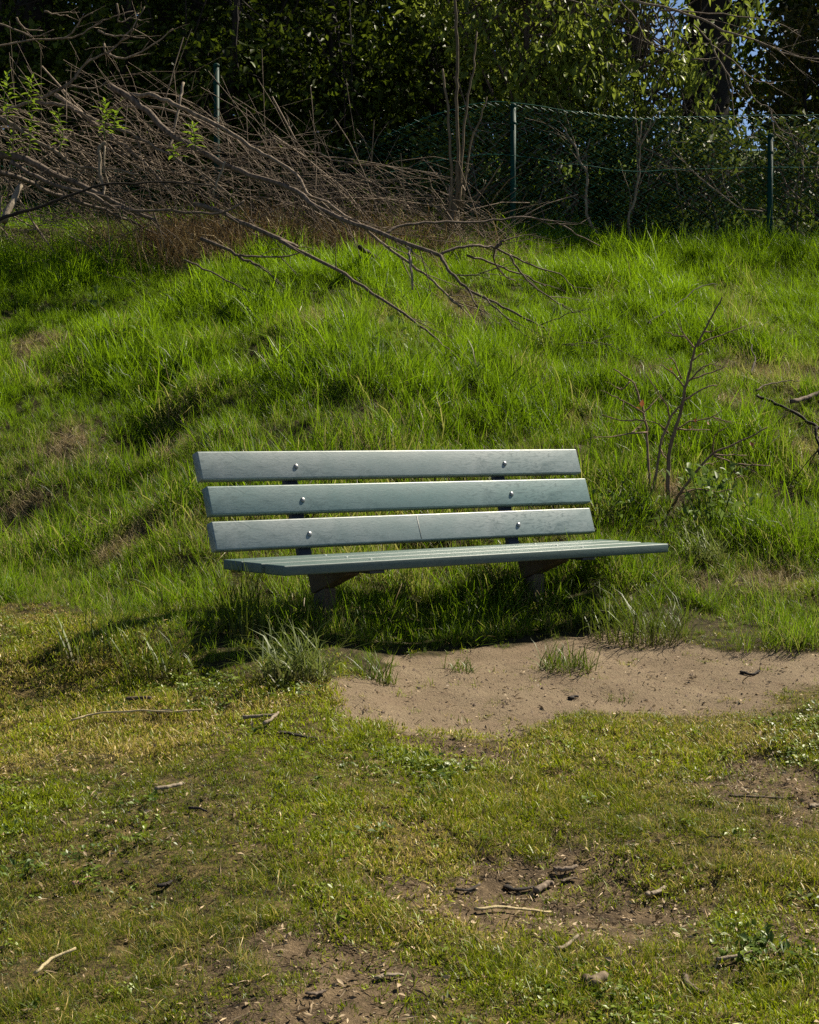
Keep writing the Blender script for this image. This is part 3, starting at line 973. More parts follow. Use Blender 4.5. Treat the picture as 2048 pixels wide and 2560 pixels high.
# pale sticks in the heap
P = trace([z3(p) for p in ((990, 445), (975, 520), (958, 610), (935, 725), (910, 800))], 12.6, 12.4, 0.05)
fallen('pale bare stick standing nearly upright left of the first fence post', (P, lin(P, 0.010, 0.009)), 'pale_wood', [], 0, name='pale_stick', group='pale sticks', cat='stick')
P = trace([z3(p) for p in ((112, 1000), (85, 1060), (50, 1120), (20, 1195))], 11.7, 11.5, 0.05)
fallen('thick pale broken stick leaning at the lower left of the heap', (P, lin(P, 0.018, 0.026)), 'pale_wood', [], 0, name='pale_stick', group='pale sticks', cat='stick')
P = trace([z3(p) for p in ((570, 765), (540, 800), (535, 860), (540, 940), (555, 1010), (570, 1090))], 12.1, 12.0, 0.05)
fallen('tan broken stem hanging under the tallest leafy shoot', (P, lin(P, 0.013, 0.010)), 'pale_wood', [(trace([z3(p) for p in ((565, 790), (560, 900), (575, 960))], 12.1, 12.1, .05), 0.008, 0.006)], 0, name='pale_stick', group='pale sticks', cat='stick')
P = trace([z3(p) for p in ((1215, 870), (1190, 940), (1165, 990), (1150, 1050))], 12.0, 12.0, 0.05)
fallen('pale thin stick standing among the twigs right of the heap centre', (P, lin(P, 0.008, 0.008)), 'pale_wood', [], 0, name='pale_stick', group='pale sticks', cat='stick')
P = trace([z4(p) for p in ((690, 905), (700, 960), (712, 1030), (715, 1130))], 11.2, 11.0, 0.03)
fallen('whitish stick standing in the grass below the longest limb', (P, lin(P, 0.012, 0.006)), 'pale_wood', [], 0, name='pale_stick', group='pale sticks', cat='stick')

# bare twiggy branch rising at the top left
P = trace([z3(p) for p in ((-60, 615), (0, 600), (130, 560), (250, 520), (360, 460), (410, 420), (440, 370), (520, 310), (580, 285), (640, 235), (740, 110), (780, 35))], 12.3, 12.3)
fk = [trace([z3(p) for p in q_], 12.3, 12.3 + dy) for q_, dy in (
    (((580, 290), (650, 315), (720, 300), (830, 240), (890, 195), (935, 155)), -.1),
    (((-40, 255), (0, 245), (150, 215), (330, 210), (420, 190), (500, 145), (560, 110), (640, 80), (720, 60)), .1),
    (((-40, 120), (60, 150), (150, 190), (210, 195), (290, 160)), .0),
    (((90, 95), (130, 150), (230, 165)), .1),
    (((330, 210), (390, 180), (440, 100), (500, 70)), -.1),
    (((530, 165), (590, 190), (680, 195), (780, 205)), -.1),
    (((560, 235), (565, 280), (600, 290)), 0),
    (((630, 20), (640, 70), (640, 120), (700, 100), (750, 70)), 0.1),
    (((360, 460), (480, 480), (540, 465), (590, 440)), .1),
    (((640, 235), (700, 190), (740, 130)), -.15),
    (((240, 60), (300, 80), (370, 85)), .1))]
fallen('bare twiggy branch rising out of the heap into the dark at top left', (P, lin(P, 0.014, 0.004)), 'bark_grey', [(q_, 0.008, 0.003) for q_ in fk], 14, 0.3, name='bare_branch', group='bare branches', bias=(0.1, 0, 0.5), tr=0.0035)

# thin pale twigs of a branch hanging in at the top right
P = trace([z5(p) for p in ((640, 0), (900, 60), (1050, 115), (1180, 180), (1300, 215), (1450, 270), (1560, 320), (1760, 340))], 13.0, 12.9)
fk = [trace([z5(p) for p in q_], 13.0, 13.0 + dy) for q_, dy in (
    (((1000, 140), (1080, 220), (1130, 280), (1270, 390), (1300, 490), (1370, 590), (1430, 620), (1500, 740), (1610, 805)), 0),
    (((1110, 265), (1160, 370), (1220, 470), (1225, 600), (1240, 690), (1280, 755)), -.1),
    (((1270, 395), (1340, 450), (1400, 475), (1465, 480)), .1),
    (((990, 345), (1070, 340), (1140, 330)), 0),
    (((580, 10), (640, 70), (690, 150), (720, 225), (830, 270), (930, 320)), .2),
    (((800, 60), (1000, 70), (1250, 90), (1480, 130), (1620, 210)), .1),
    (((1450, 630), (1455, 700), (1475, 790)), 0))]
fallen('thin pale drooping branch in front of the big trunk at top right', (P, lin(P, 0.010, 0.005)), 'bark_grey', [(q_, 0.006, 0.0025) for q_ in fk], 10, 0.35, name='bare_branch', group='bare branches', bias=(0.3, 0, -0.5), tr=0.003)

# crooked grey stems in the fence
for lab, q_, r_ in (('crooked grey stem twisting up through the fence mesh', ((470, 1390), (400, 1270), (375, 1150), (385, 1000), (340, 920), (320, 850), (280, 790), (260, 740)), 0.013),
                    ('straight brownish stem in the right fence bay', ((640, 1380), (625, 1260), (660, 1150), (685, 1000), (690, 850), (700, 700)), 0.011),
                    ('pale branch leaning left of the right fence post', ((1400, 1220), (1250, 1190), (1150, 1110), (1030, 1020), (960, 960)), 0.007)):
    P = trace([z5(p) for p in q_], 13.5, 13.5, -5)
    fallen(lab, (P, lin(P, r_, r_ * 0.5)), 'bark_grey', [], 8, 0.4, name='shrub_stem', group='stems in the fence', cat='stem', bias=(0, 0, .5))

# twig tangle: the countless thin twigs of the heap
mb = MB()
for _ in range(820):
    x = rng.uniform(-3.3, 0.7)
    hh = np.interp(x, [-3.3, -2.4, -1.4, -0.3, 0.9], [0.85, 1.12, 0.88, 0.40, 0.06])
    y = y_crest(x) - rng.uniform(0.05, 0.75)
    z = g1(x, y) + rng.uniform(0.03, 1) ** 1.2 * hh
    th_ = rng.normal(0.45, 0.48); L = rng.uniform(0.4, 1.7)
    d = np.array([math.cos(th_), rng.normal(-0.12, 0.2), -math.sin(th_)])
    if rng.random() < 0.22: d = np.array([rng.normal(0.2, 0.5), rng.normal(0, 0.3), rng.normal(0.05, 0.4)])
    d /= np.linalg.norm(d)
    bow = rng.normal(0.01, 0.09) * L
    Q = []
    for t in np.linspace(0, 1, 6):
        p = np.array([x, y, z]) + d * L * (t - 0.5) + np.array([0, 0, bow * (1 - (2 * t - 1) ** 2)])
        p[2] = max(p[2], gz(p[0], p[1]) + 0.02)
        Q.append(p)
    r = rng.choice([0.0016, 0.0025, 0.004, 0.007], p=[.40, .36, .19, .05])
    tube(mb, Q, np.linspace(r, r * 0.5, 6), 4, cap=False)
tag(mb.build('twig_tangle', M['bark_grey']), 'tangle of countless thin bare twigs filling the brushwood heap', 'twigs', kind='stuff')

# ------------------------------------------------------------------ coppiced young stems by the fence
P = trace([z4(p) for p in ((945, 790), (950, 700), (962, 560), (960, 430), (955, 250), (952, 100), (955, 0))] + [(1143, 120), (1140, 40), (1136, -40), (1130, -160)], 12.75, 12.75, -5)
Z0 = P[0].copy()
root = thing('young_tree', tuple(Z0), 'young tree with several slender bare stems left of the middle fence post', 'tree')
R = np.where(np.arange(len(P)) < 9, 0.026, 0.0135) * np.linspace(1.05, 0.8, len(P))
mb = MB(); tube(mb, P, R, 8); mb.build('trunk', M['bark_warm'], root)
for q_, r_ in ((((905, 755), (925, 600), (920, 400), (905, 150), (882, 0), (876, -60)), 0.012), (((965, 700), (980, 450), (1005, 150), (1030, 0), (1050, -120), (1062, -260)), 0.010),
               (((985, 690), (1030, 350), (1080, 200), (1115, 90)), 0.008), (((930, 760), (950, 640), (985, 560), (1020, 480)), 0.007), (((915, 770), (900, 690), (845, 620), (815, 560), (800, 520)), 0.006),
               (((975, 715), (1000, 660), (1080, 600), (1110, 540)), 0.006)):
    Q = trace([z4(p) for p in q_], 12.72, 12.7, -5)
    mb = MB(); tube(mb, Q, lin(Q, r_, r_ * 0.6), 6); mb.build('stem', M['bark_warm'], root)
mb = MB()
Q = trace([z4(p) for p in ((930, 800), (935, 740), (938, 690), (930, 640))], 12.74, 12.74, -5)
tube(mb, Q, [0.05] * 3 + list(np.linspace(0.045, 0.02, len(Q) - 3)), 9); mb.build('stump', M['bark_warm'], root)

# ------------------------------------------------------------------ bare sapling right of the bench
YS = y_ground(*z6((605, 1590))) - 0.02
def sap(q_, dy=0.0, Y=None): return trace([z6(p) for p in q_], Y or YS, (Y or YS) + dy, -5, 3, 0.002)
P = sap(((605, 1620), (603, 1540), (600, 1450), (605, 1250), (640, 1080), (680, 950), (710, 790), (750, 650), (780, 520), (840, 400), (900, 290), (965, 170)), -0.15)
sapling = thing('bare_sapling', tuple(P[0]), 'bare brown multi stemmed sapling on the bank right of the bench', 'sapling')
mb = MB(); tube(mb, P, lin(P, 0.0125, 0.0035), 7); mb.build('trunk', M['sapling'], sapling)
for q_, r_, dy in (
    (((505, 1560), (505, 1480), (520, 1350), (545, 1180), (590, 1050), (610, 990), (650, 940), (700, 880), (780, 820), (850, 780), (930, 765)), 0.0075, -.1),
    (((488, 1560), (480, 1480), (465, 1250), (450, 1050), (430, 930), (400, 830), (370, 750), (300, 700), (230, 655)), 0.0065, .05),
    (((630, 1590), (660, 1520), (720, 1430), (820, 1310), (900, 1225), (1000, 1180), (1150, 1110), (1270, 1045)), 0.0075, -.15)):
    Q = sap(q_, dy); mb = MB(); tube(mb, Q, lin(Q, r_ * 1.15, 0.003), 6); mb.build('stem', M['sapling'], sapling)
for q_ in (((780, 515), (720, 440), (690, 400), (665, 345)), ((790, 500), (900, 450), (1010, 405), (1110, 365)), ((710, 780), (640, 690), (590, 650), (555, 625)), ((720, 755), (790, 680), (860, 625), (960, 630)),
           ((725, 740), (850, 690), (960, 650), (1000, 640)), ((440, 1000), (350, 1000), (270, 995), (150, 965)), ((600, 1085), (540, 1030), (450, 1000)), ((650, 1060), (750, 1010), (840, 990), (900, 975), (965, 935)),
           ((900, 1230), (1000, 1235), (1130, 1235)), ((905, 1240), (980, 1265), (1050, 1295), (1200, 1350)), ((820, 1320), (860, 1290), (905, 1297)), ((900, 1220), (905, 1150), (930, 1080), (1000, 1045)),
           ((435, 950), (300, 870), (240, 840), (165, 805)), ((610, 990), (590, 900), (540, 820), (450, 685)), ((460, 1080), (340, 1090), (200, 1110), (95, 1105)), ((690, 1490), (800, 1470), (930, 1480), (1040, 1460)),
           ((545, 1190), (580, 1250), (600, 1270)), ((690, 720), (640, 610), (600, 560)), ((760, 600), (830, 545)), ((640, 1060), (760, 1060), (880, 1065)), ((835, 400), (880, 405), (905, 395)), ((705, 430), (650, 430), (600, 405)),
           ((900, 975), (960, 1000), (1000, 1015)), ((1050, 1295), (1180, 1300), (1290, 1305)), ((1040, 1340), (1080, 1370), (1100, 1390)), ((430, 950), (480, 900), (520, 860)), ((340, 740), (290, 790), (255, 775)), ((350, 1090), (380, 1060), (420, 1045))):
    Q = sap(q_, rng.uniform(-.15, .1)); mb = MB(); tube(mb, Q, lin(Q, 0.0048, 0.0020), 5)
    side_twigs(mb, Q, lin(Q, 0.004, 0.0015), 3, 0.10, (0, 0, .2), 0.0018, 0.3, 0.6)
    mb.build('twig', M['sapling'], sapling)
for q_ in ((400, 915), (425, 885), (785, 1000), (870, 1020), (745, 1045), (1160, 1160), (620, 655)):
    mb = MB(); leaf_quads(mb, np.array([at(*z6(q_), YS - 0.05)]), 0.03, 0.018)
    mb.build('withered_leaf', M['redleaf'], sapling, smooth=False)

# loose branches in the grass at the right
def loose(lab, q_, r0, r1, mat, Y0=None, forks=()):
    pts = [z6(p) for p in q_]
    Y0 = Y0 or y_ground(*pts[0]) - 0.4
    P = trace(pts, Y0, None, 0.4)
    return fallen(lab, (P, lin(P, r0, r1)), mat, forks, 0, name='loose_branch', group='loose branches on the bank')


loose('thin dark arched twig above the sapling', ((460, 350), (530, 300), (600, 258), (690, 195), (770, 130), (870, 82), (930, 86)), 0.005, 0.003, 'bark_dark')
loose('thin curled twig between sapling and right edge', ((1160, 690), (1178, 620), (1185, 570), (1165, 510), (1155, 450), (1190, 380), (1280, 330)), 0.006, 0.0025, 'bark_dark')
loose('dark broken branch dropping to the right edge beyond the sapling', ((1200, 835), (1280, 870), (1350, 900), (1500, 980), (1610, 1045), (1700, 1085)), 0.008, 0.009, 'bark_dark', None,
      [(trace([z6(p) for p in ((1600, 1045), (1598, 1100), (1610, 1160), (1615, 1230))], 8.9, 8.8, -1), 0.009, 0.005)])
loose('thick black stub at the right edge above the broken branch', ((1430, 872), (1500, 855), (1617, 815), (1760, 770)), 0.013, 0.015, 'bark_brown')
loose('thin arched twig above the thick black stub', ((1190, 800), (1245, 770), (1300, 750), (1400, 738), (1490, 730)), 0.005, 0.0025, 'bark_brown')

# ------------------------------------------------------------------ leafy shoots at the left
def leaf_mesh(L, W):
    mb = MB()
    n = 5
    V = []; Fq = []
    for i in range(n):
        t = i / (n - 1)
        wd = W * 0.5 * math.sin(math.pi * min(1, t * 0.9 + 0.08)) ** 0.8 if 0 < t < 1 else 0.0006
        V += [(-wd, L * t, wd * 0.35 - 0.25 * L * t * t), (0, L * t, -0.25 * L * t * t), (wd, L * t, wd * 0.35 - 0.25 * L * t * t)]
    for i in range(n - 1):
        a = i * 3
        Fq += [(a, a + 1, a + 4, a + 3), (a + 1, a + 2, a + 5, a + 4)]
    mb.add(V, Fq, np.repeat(rng.random(), len(V)))
    return mb


shoot_leaf = [leaf_mesh(0.075, 0.022).mesh('leaf', M['shoot']) for _ in range(4)]


def orient(d, roll=0.0):
    d = Vector(d).normalized()
    q = d.to_track_quat('Y', 'Z')
    return (q @ Matrix.Rotation(roll, 3, 'Y').to_quaternion())


def shoot(px, py0, py1, Y, lab, n, lean=0.0):
    a = at(px, py0, Y); b = at(px + lean, py1, Y)
    root = thing('leafy_shoot', tuple(a), lab, 'shoot', 'leafy shoots in the brushwood')
    P = smooth_path([a, (a + b) / 2 + rng.normal(0, 0.015, 3), b], 4)
    mb = MB(); tube(mb, P, lin(P, 0.004, 0.002), 5); mb.build('stem', M['shoot'], root)
    for i in range(n):
        t = 0.15 + 0.85 * (i + 0.5) / n
        p = a * (1 - t) + b * t
        ang = i * 2.4 + rng.normal(0, 0.3)
        up = 0.15 + 1.0 * t ** 3
        d = Vector((math.cos(ang), math.sin(ang), up + rng.normal(0, .15)))
        o = bpy.data.objects.new('leaf', shoot_leaf[i % 4]); COL.objects.link(o); o.parent = root
        o.location = Vector(p) - root.location
        o.rotation_mode = 'QUATERNION'; o.rotation_quaternion = orient(d)
        s_ = rng.uniform(0.8, 1.4) * (1.0 - 0.35 * (t > 0.85)); o.scale = (s_, s_, s_)


for px, p0, p1, Y, lab, n, le in ((22, 310, 185, 12.0, 'leafy shoot at the far left edge', 22, -4), (75, 290, 190, 12.0, 'second leafy shoot from the left edge', 20, 6), (72, 390, 285, 11.9, 'low bushy shoot below the far left shoots', 22, 8),
                                 (150, 380, 275, 11.9, 'leafy shoot between the left edge and the tan broken stem', 20, -4), (262, 350, 255, 11.9, 'tallest leafy shoot above the tan broken stem', 24, 2), (285, 330, 280, 11.9, 'short shoot touching the tallest shoot on its right', 14, 6),
                                 (490, 375, 312, 11.9, 'leafy shoot just left of the first green fence post', 16, -8), (436, 400, 362, 11.9, 'smallest leafy shoot below the first green fence post', 9, 0), (30, 420, 330, 11.9, 'lowest leafy shoot by the thickest limb', 16, 0)):
    shoot(px, p0, p1, Y, lab, n, le)

# single large leaves at the front of the bird cherries
cherry_leaf = [leaf_mesh(0.10, 0.036).mesh('leaf', M['cherry']) for _ in range(5)]
for ci, (root, lobes, num) in enumerate(zip(cherry_roots, (((0.95, 13.95, 3.35, 0.6, 0.8), (0.6, 14.0, 3.8, .5, .5), (1.4, 13.95, 2.75, 0.5, 0.4)), ((2.05, 14.15, 2.95, 0.7, 0.45), (1.7, 14.2, 3.6, .6, .5))), (190, 100))):
    for i in range(num // 6):
        c = lobes[rng.integers(len(lobes))]
        p = np.array([c[0] + rng.normal(0, c[3] * .5), c[1] + rng.normal(0, .15), c[2] + rng.normal(0, c[4] * .5)])
        for k in range(6):
            o = bpy.data.objects.new('leaf', cherry_leaf[rng.integers(5)]); COL.objects.link(o); o.parent = root
            o.location = Vector(p + rng.normal(0, 0.05, 3)) - root.location
            ang = k * 1.1 + rng.normal(0, .3)
            o.rotation_mode = 'QUATERNION'; o.rotation_quaternion = orient((math.cos(ang), math.sin(ang), rng.normal(-0.9, .4)))
            s_ = rng.uniform(0.6, 1.1); o.scale = (s_, s_, s_)

# ------------------------------------------------------------------ grass: clumps and scatter
def clump(n, R, L, W, lean, droop, seed, straight=False):
    r_ = np.random.default_rng(seed)
    mb = MB()
    for i in range(n):
        rad = R * math.sqrt(r_.random()); th = r_.random() * 6.283
        b = np.array([rad * math.cos(th), rad * math.sin(th), -0.01])
        az = r_.random() * 6.283
        l = L[0] + (L[1] - L[0]) * r_.random() ** 1.4
        al = abs(r_.normal(0, lean)); dr = droop * r_.uniform(0.3, 1.4)
        wd = W * r_.uniform(0.7, 1.3)
        lv = [0, 0.35, 0.7, 1.0]
        pos = [b]; h = np.array([math.cos(az), math.sin(az), 0])
        for a, c in zip(lv[:-1], lv[1:]):
            ang = al + dr * ((a + c) / 2) ** 1.5
            pos.append(pos[-1] + (h * math.sin(ang) + np.array([0, 0, math.cos(ang)])) * l * (c - a))
        sd_ = np.array([-math.sin(az + r_.normal(0, .5)), math.cos(az + r_.normal(0, .5)), 0])
        V = []
        for p, s_ in zip(pos[:3], (1.0, 0.9, 0.6)): V += [p - sd_ * wd * 0.5 * s_, p + sd_ * wd * 0.5 * s_]
        V.append(pos[3])
        mb.add(V, [(0, 1, 3, 2), (2, 3, 5, 4)], r_.random(), [0, 0, .35, .35, .7, .7, 1])
        mb.f.append(np.array([[mb.n - 3, mb.n - 2, mb.n - 1]]))
    return mb


def variants(nm, mat, specs):
    out = []
    for i, sp in enumerate(specs):
        me = clump(*sp, 100 + i * 13 + len(nm)).mesh(nm, mat)
        out.append(bpy.data.objects.new(nm, me))
    return out


def scatter(name, label, cat, srcs, x, y, rotxy, scl, tint, dry, kind='stuff', z=None):
    n = len(x)
    z = G(x, y) if z is None else z
    me = bpy.data.meshes.new(name)
    me.vertices.add(n)
    me.vertices.foreach_set('co', np.stack([x, y, z], 1).ravel())
    rot = np.stack([rotxy[0], rotxy[1], rng.random(n) * 6.283], 1)
    a_ = me.attributes.new('rot', 'FLOAT_VECTOR', 'POINT'); a_.data.foreach_set('vector', rot.ravel().astype(np.float32))
    for nm, v in (('scl', scl), ('tint', tint), ('dry', dry)):
        a_ = me.attributes.new(nm, 'FLOAT', 'POINT'); a_.data.foreach_set('value', np.asarray(v).astype(np.float32))
    a_ = me.attributes.new('idx', 'INT', 'POINT'); a_.data.foreach_set('value', rng.integers(0, len(srcs), n).astype(np.int32))
    o = bpy.data.objects.new(name, me)
    COL.objects.link(o)
    ng = bpy.data.node_groups.new(name, 'GeometryNodeTree')
    ng.interface.new_socket('Geometry', in_out='INPUT', socket_type='NodeSocketGeometry')
    ng.interface.new_socket('Geometry', in_out='OUTPUT', socket_type='NodeSocketGeometry')
    gi = ng.nodes.new('NodeGroupInput'); go = ng.nodes.new('NodeGroupOutput')
    iop = ng.nodes.new('GeometryNodeInstanceOnPoints')
    ng.links.new(gi.outputs[0], iop.inputs['Points'])
    gti = ng.nodes.new('GeometryNodeGeometryToInstance')
    for s_ in reversed(srcs):
        oi = ng.nodes.new('GeometryNodeObjectInfo'); oi.inputs['Object'].default_value = s_
        ng.links.new(oi.outputs['Geometry'], gti.inputs[0])
    ng.links.new(gti.outputs[0], iop.inputs['Instance'])
    iop.inputs['Pick Instance'].default_value = True

    def na(nm, ty):
        k = ng.nodes.new('GeometryNodeInputNamedAttribute'); k.data_type = ty
        k.inputs['Name'].default_value = nm
        return [q_ for q_ in k.outputs if q_.enabled and q_.name == 'Attribute'][0]
    ng.links.new(na('idx', 'INT'), iop.inputs['Instance Index'])
    e2r = ng.nodes.new('FunctionNodeEulerToRotation')
    ng.links.new(na('rot', 'FLOAT_VECTOR'), e2r.inputs[0])
    ng.links.new(e2r.outputs[0], iop.inputs['Rotation'])
    ng.links.new(na('scl', 'FLOAT'), iop.inputs['Scale'])
    ng.links.new(iop.outputs[0], go.inputs[0])
    md = o.modifiers.new('scatter', 'NODES'); md.node_group = ng
    return tag(o, label, cat, kind=kind)


def in_view(x, y, m=0.7):
    return (np.abs(x) < 0.235 * y + m)


tall_src = variants('tall_clump', M['tall'], [(26, 0.06, (0.10, 0.30), 0.0046, 0.30, 0.8), (26, 0.07, (0.07, 0.22), 0.0042, 0.45, 1.0), (20, 0.05, (0.14, 0.36), 0.0050, 0.20, 0.7), (30, 0.08, (0.04, 0.15), 0.0040, 0.65, 0.9), (24, 0.06, (0.12, 0.28), 0.0044, 0.35, 1.7), (18, 0.07, (0.10, 0.30), 0.0060, 0.5, 1.3)])
lawn_src = variants('lawn_clump', M['lawn'], [(60, 0.05, (0.008, 0.026), 0.0026, 1.0, 0.7), (60, 0.055, (0.007, 0.022), 0.0028, 1.2, 0.4), (50, 0.045, (0.010, 0.036), 0.0022, 0.8, 1.0), (50, 0.05, (0.006, 0.016), 0.0040, 1.25, 0.3), (44, 0.055, (0.012, 0.042), 0.0024, 0.9, 0.8)])
fine_src = variants('fine_clump', M['lawn'], [(46, 0.035, (0.04, 0.11), 0.0016, 0.45, 1.0), (46, 0.04, (0.03, 0.09), 0.0016, 0.55, 1.2)])


def dryness(x, y):
    return np.clip(sstep(0.60, 0.74, fbm(x, y, 0.75, 61, 3)) * 0.55 + sstep(0.60, 0.72, fbm(x, y, 0.3, 67, 2)) * 0.25, 0, 0.75)


# tall grass of the bank
N = 84000
y = 5.6 + (13.9 - 5.6) * rng.random(N) ** 0.85; x = rng.uniform(-4.2, 4.6, N)
# straw patches seen on the bank (photo positions)
PATCH = np.array([[*pt_ground0(a * 1.18725, b * 1.18725), r] for a, b, r in ((75, 740, .22), (130, 970, .22), (350, 930, .16), (215, 1130, .2), (690, 690, .3), (830, 690, .25), (960, 640, .3), (1290, 650, .2), (1350, 810, .16), (1640, 800, .4), (1700, 960, .2),
                                                                     (1410, 1060, .14), (1630, 1250, .2), (1480, 1260, .12), (1210, 920, .12), (1530, 870, .15), (60, 1060, .15), (250, 1190, .15), (440, 560, .25))])


def patch(x, y):
    m = np.zeros(np.shape(x))
    for a, b, r in PATCH:
        d = np.hypot(x - a, (y - b) * 0.75) + (fbm(x, y, 0.2, 71, 2) - .5) * r
        m = np.maximum(m, 1 - sstep(r * 0.35, r, d))
    return m


keep = in_view(x, y) & (rng.random(N) < in_tall(x, y)) & (m_dirt(x, y) < 0.25 + 0.4 * rng.random(N) ** 2) & (y < y_crest(x) + 0.7)
x, y = x[keep], y[keep]
pm = patch(x, y)
holes = sstep(0.58, 0.70, fbm(x, y, 0.28, 91, 3)) * 0.45 * sstep(0.5, 1.0, y - y_edge(x))
heap = sstep(12.2, 12.6, y) * (1 - sstep(-0.1, 0.6, x))
k2 = rng.random(len(x)) > np.maximum(np.maximum(pm * 0.6, holes), heap * 0.70)
x, y, pm = x[k2], y[k2], pm[k2]
big_ = fbm(x, y, 1.4, 21, 3)
hgt = (0.31 + 0.42 * sstep(0.32, 0.70, fbm(x, y, 0.45, 23, 3))) * np.exp(rng.normal(0, 0.25, len(x)))
edge = sstep(0.0, 0.5, y - y_edge(x))
bu = (x - 0.3302) * math.cos(0.6869) + (y - 6.7739) * math.sin(0.6869); bw = -(x - 0.3302) * math.sin(0.6869) + (y - 6.7739) * math.cos(0.6869)
under = (1 - sstep(0.95, 1.2, bu)) * sstep(-1.9, -1.4, bu) * (1 - sstep(0.45, 0.8, bw)) * sstep(-0.62, -0.45, bw)
hgt = hgt * (0.6 + 0.4 * edge) * (1 - 0.45 * pm) * (1 + 0.25 * under)
hgt = np.where((under > 0.25) & (bu < -0.9), np.minimum(hgt, 0.26), hgt)
hgt = np.minimum(hgt, np.where(under > 0.25, np.where(bw > 0.22, 0.75, np.where(bw > 0.04, 0.42, 0.08 + 0.25 * rng.random(len(x)) ** 6)), 9))
up_ = sstep(8.5, 12.5, y)
tint = np.clip(-0.02 + 0.85 * (big_ - 0.25) + 0.38 * up_ + 0.25 * (fbm(x, y, 0.3, 29, 2) - .5) + rng.normal(0, 0.14, len(x)), 0, 1)
dry = np.clip(0.02 + dryness(x, y) * 0.7 + pm * 0.75 - 0.25 * up_ * (1 - pm) - 0.02, -0.1, 0.85)
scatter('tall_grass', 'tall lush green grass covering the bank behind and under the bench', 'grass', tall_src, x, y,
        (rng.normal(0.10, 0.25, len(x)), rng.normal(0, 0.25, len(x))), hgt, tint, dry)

# short lawn grass
N = 95000
y = rng.uniform(3.1, 8.4, N); x = rng.uniform(-2.8, 3.2, N)
di = m_dirt(x, y); sl = m_soil(x, y)
cov = 0.72 + 0.28 * sstep(0.36, 0.60, fbm(x, y, 0.34, 51, 4))
p_ = cov * (1 - 0.985 * sstep(0.15, 0.85, di + (fbm(x, y, 0.10, 33, 2) - .5) * 0.8 + (fbm(x, y, 0.3, 34, 2) - .5) * 0.6)) * (1 - 0.85 * sstep(0.15, 0.8, sl + (fbm(x, y, 0.12, 43, 2) - .5) * 0.6)) * (1 - 0.7 * in_tall(x, y))
lu = (x - 0.3302) * math.cos(0.6869) + (y - 6.7739) * math.sin(0.6869); lw = -(x - 0.3302) * math.sin(0.6869) + (y - 6.7739) * math.cos(0.6869)
p_ = p_ * (1 - 0.93 * sstep(-0.42, -0.25, lw) * (1 - sstep(0.4, 0.5, lw)) * (1 - sstep(1.0, 1.3, lu)) * sstep(-1.0, -0.7, lu))
keep = in_view(x, y) & (rng.random(N) < p_)
x, y = x[keep], y[keep]
gr = fbm(x, y, 0.6, 53, 3)
tint = np.clip(0.30 + 1.6 * (gr - 0.45) + rng.normal(0, 0.18, len(x)), 0, 1)
dry = np.clip(0.04 + 1.9 * (fbm(x, y, 0.40, 57, 3) - 0.48) + rng.normal(0, .06, len(x)), -0.06, 0.8)
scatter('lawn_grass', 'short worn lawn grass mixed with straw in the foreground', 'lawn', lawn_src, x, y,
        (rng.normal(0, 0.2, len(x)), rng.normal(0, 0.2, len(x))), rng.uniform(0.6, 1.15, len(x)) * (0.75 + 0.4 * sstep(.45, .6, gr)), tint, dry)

# darker, longer fine grass tufts in the lawn
TUF = [(*pt_ground0(a * 1.18725, b * 1.18725), rx, ry) for a, b, rx, ry in ((1230, 1690, .55, .28), (1130, 1740, .35, .2), (1400, 1720, .4, .22), (1600, 1740, .35, .2), (1660, 1830, .25, .12), (1500, 1790, .25, .1), (330, 1960, .3, .2), (160, 1960, .25, .16), (270, 2090, .2, .1),
                                                              (640, 1850, .2, .12), (1000, 2030, .15, .08), (1330, 2010, .3, .12), (1550, 2080, .25, .1), (60, 2120, .2, .1), (440, 2040, .15, .08), (160, 2150, .2, .1), (1210, 2090, .2, .08), (70, 1890, .2, .1))]
N = 26000
y = rng.uniform(3.1, 6.6, N); x = rng.uniform(-2.3, 2.6, N)
m_ = np.zeros(N)
for a, b, rx, ry in TUF:
    d = np.hypot((x - a) / rx, (y - b) / ry) + (fbm(x, y, 0.15, 77, 2) - .5) * 0.9
    m_ = np.maximum(m_, 1 - sstep(0.5, 1.05, d))
keep = (rng.random(N) < m_ * 0.40) & (m_dirt(x, y) < .3) & in_view(x, y)
x, y = x[keep], y[keep]
scatter('fine_grass', 'longer fine dark grass tufts leaning over in the lawn', 'grass', fine_src, x, y,
        (rng.normal(0.15, 0.25, len(x)), rng.normal(0.2, 0.25, len(x))), rng.uniform(0.4, 0.85, len(x)), np.clip(rng.normal(0.12, 0.15, len(x)), 0, 1), np.clip(rng.normal(0.12, 0.1, len(x)), 0, 1))

# clover and small flat weeds in the turf
M['clover'] = leafy('turf_weed_leaves', (0.030, 0.065, 0.005), (0.20, 0.26, 0.02), inst=True, trans=0.25, spec=0.3, drylim=3.0)


def rosette(n, R, seed):
    mbr = MB()
    a_ = rng.random(n) * 6.283; rr = R * np.sqrt(rng.random(n))
    leaf_quads(mbr, np.stack([rr * np.cos(a_), rr * np.sin(a_), rng.uniform(0.006, 0.022, n)], 1), 0.017, 0.011, 2.0, 0.0, 0.1, np.stack([np.cos(a_), np.sin(a_), np.zeros(n)], 1))
    return bpy.data.objects.new('rosette', mbr.mesh('rosette', M['clover'], False))


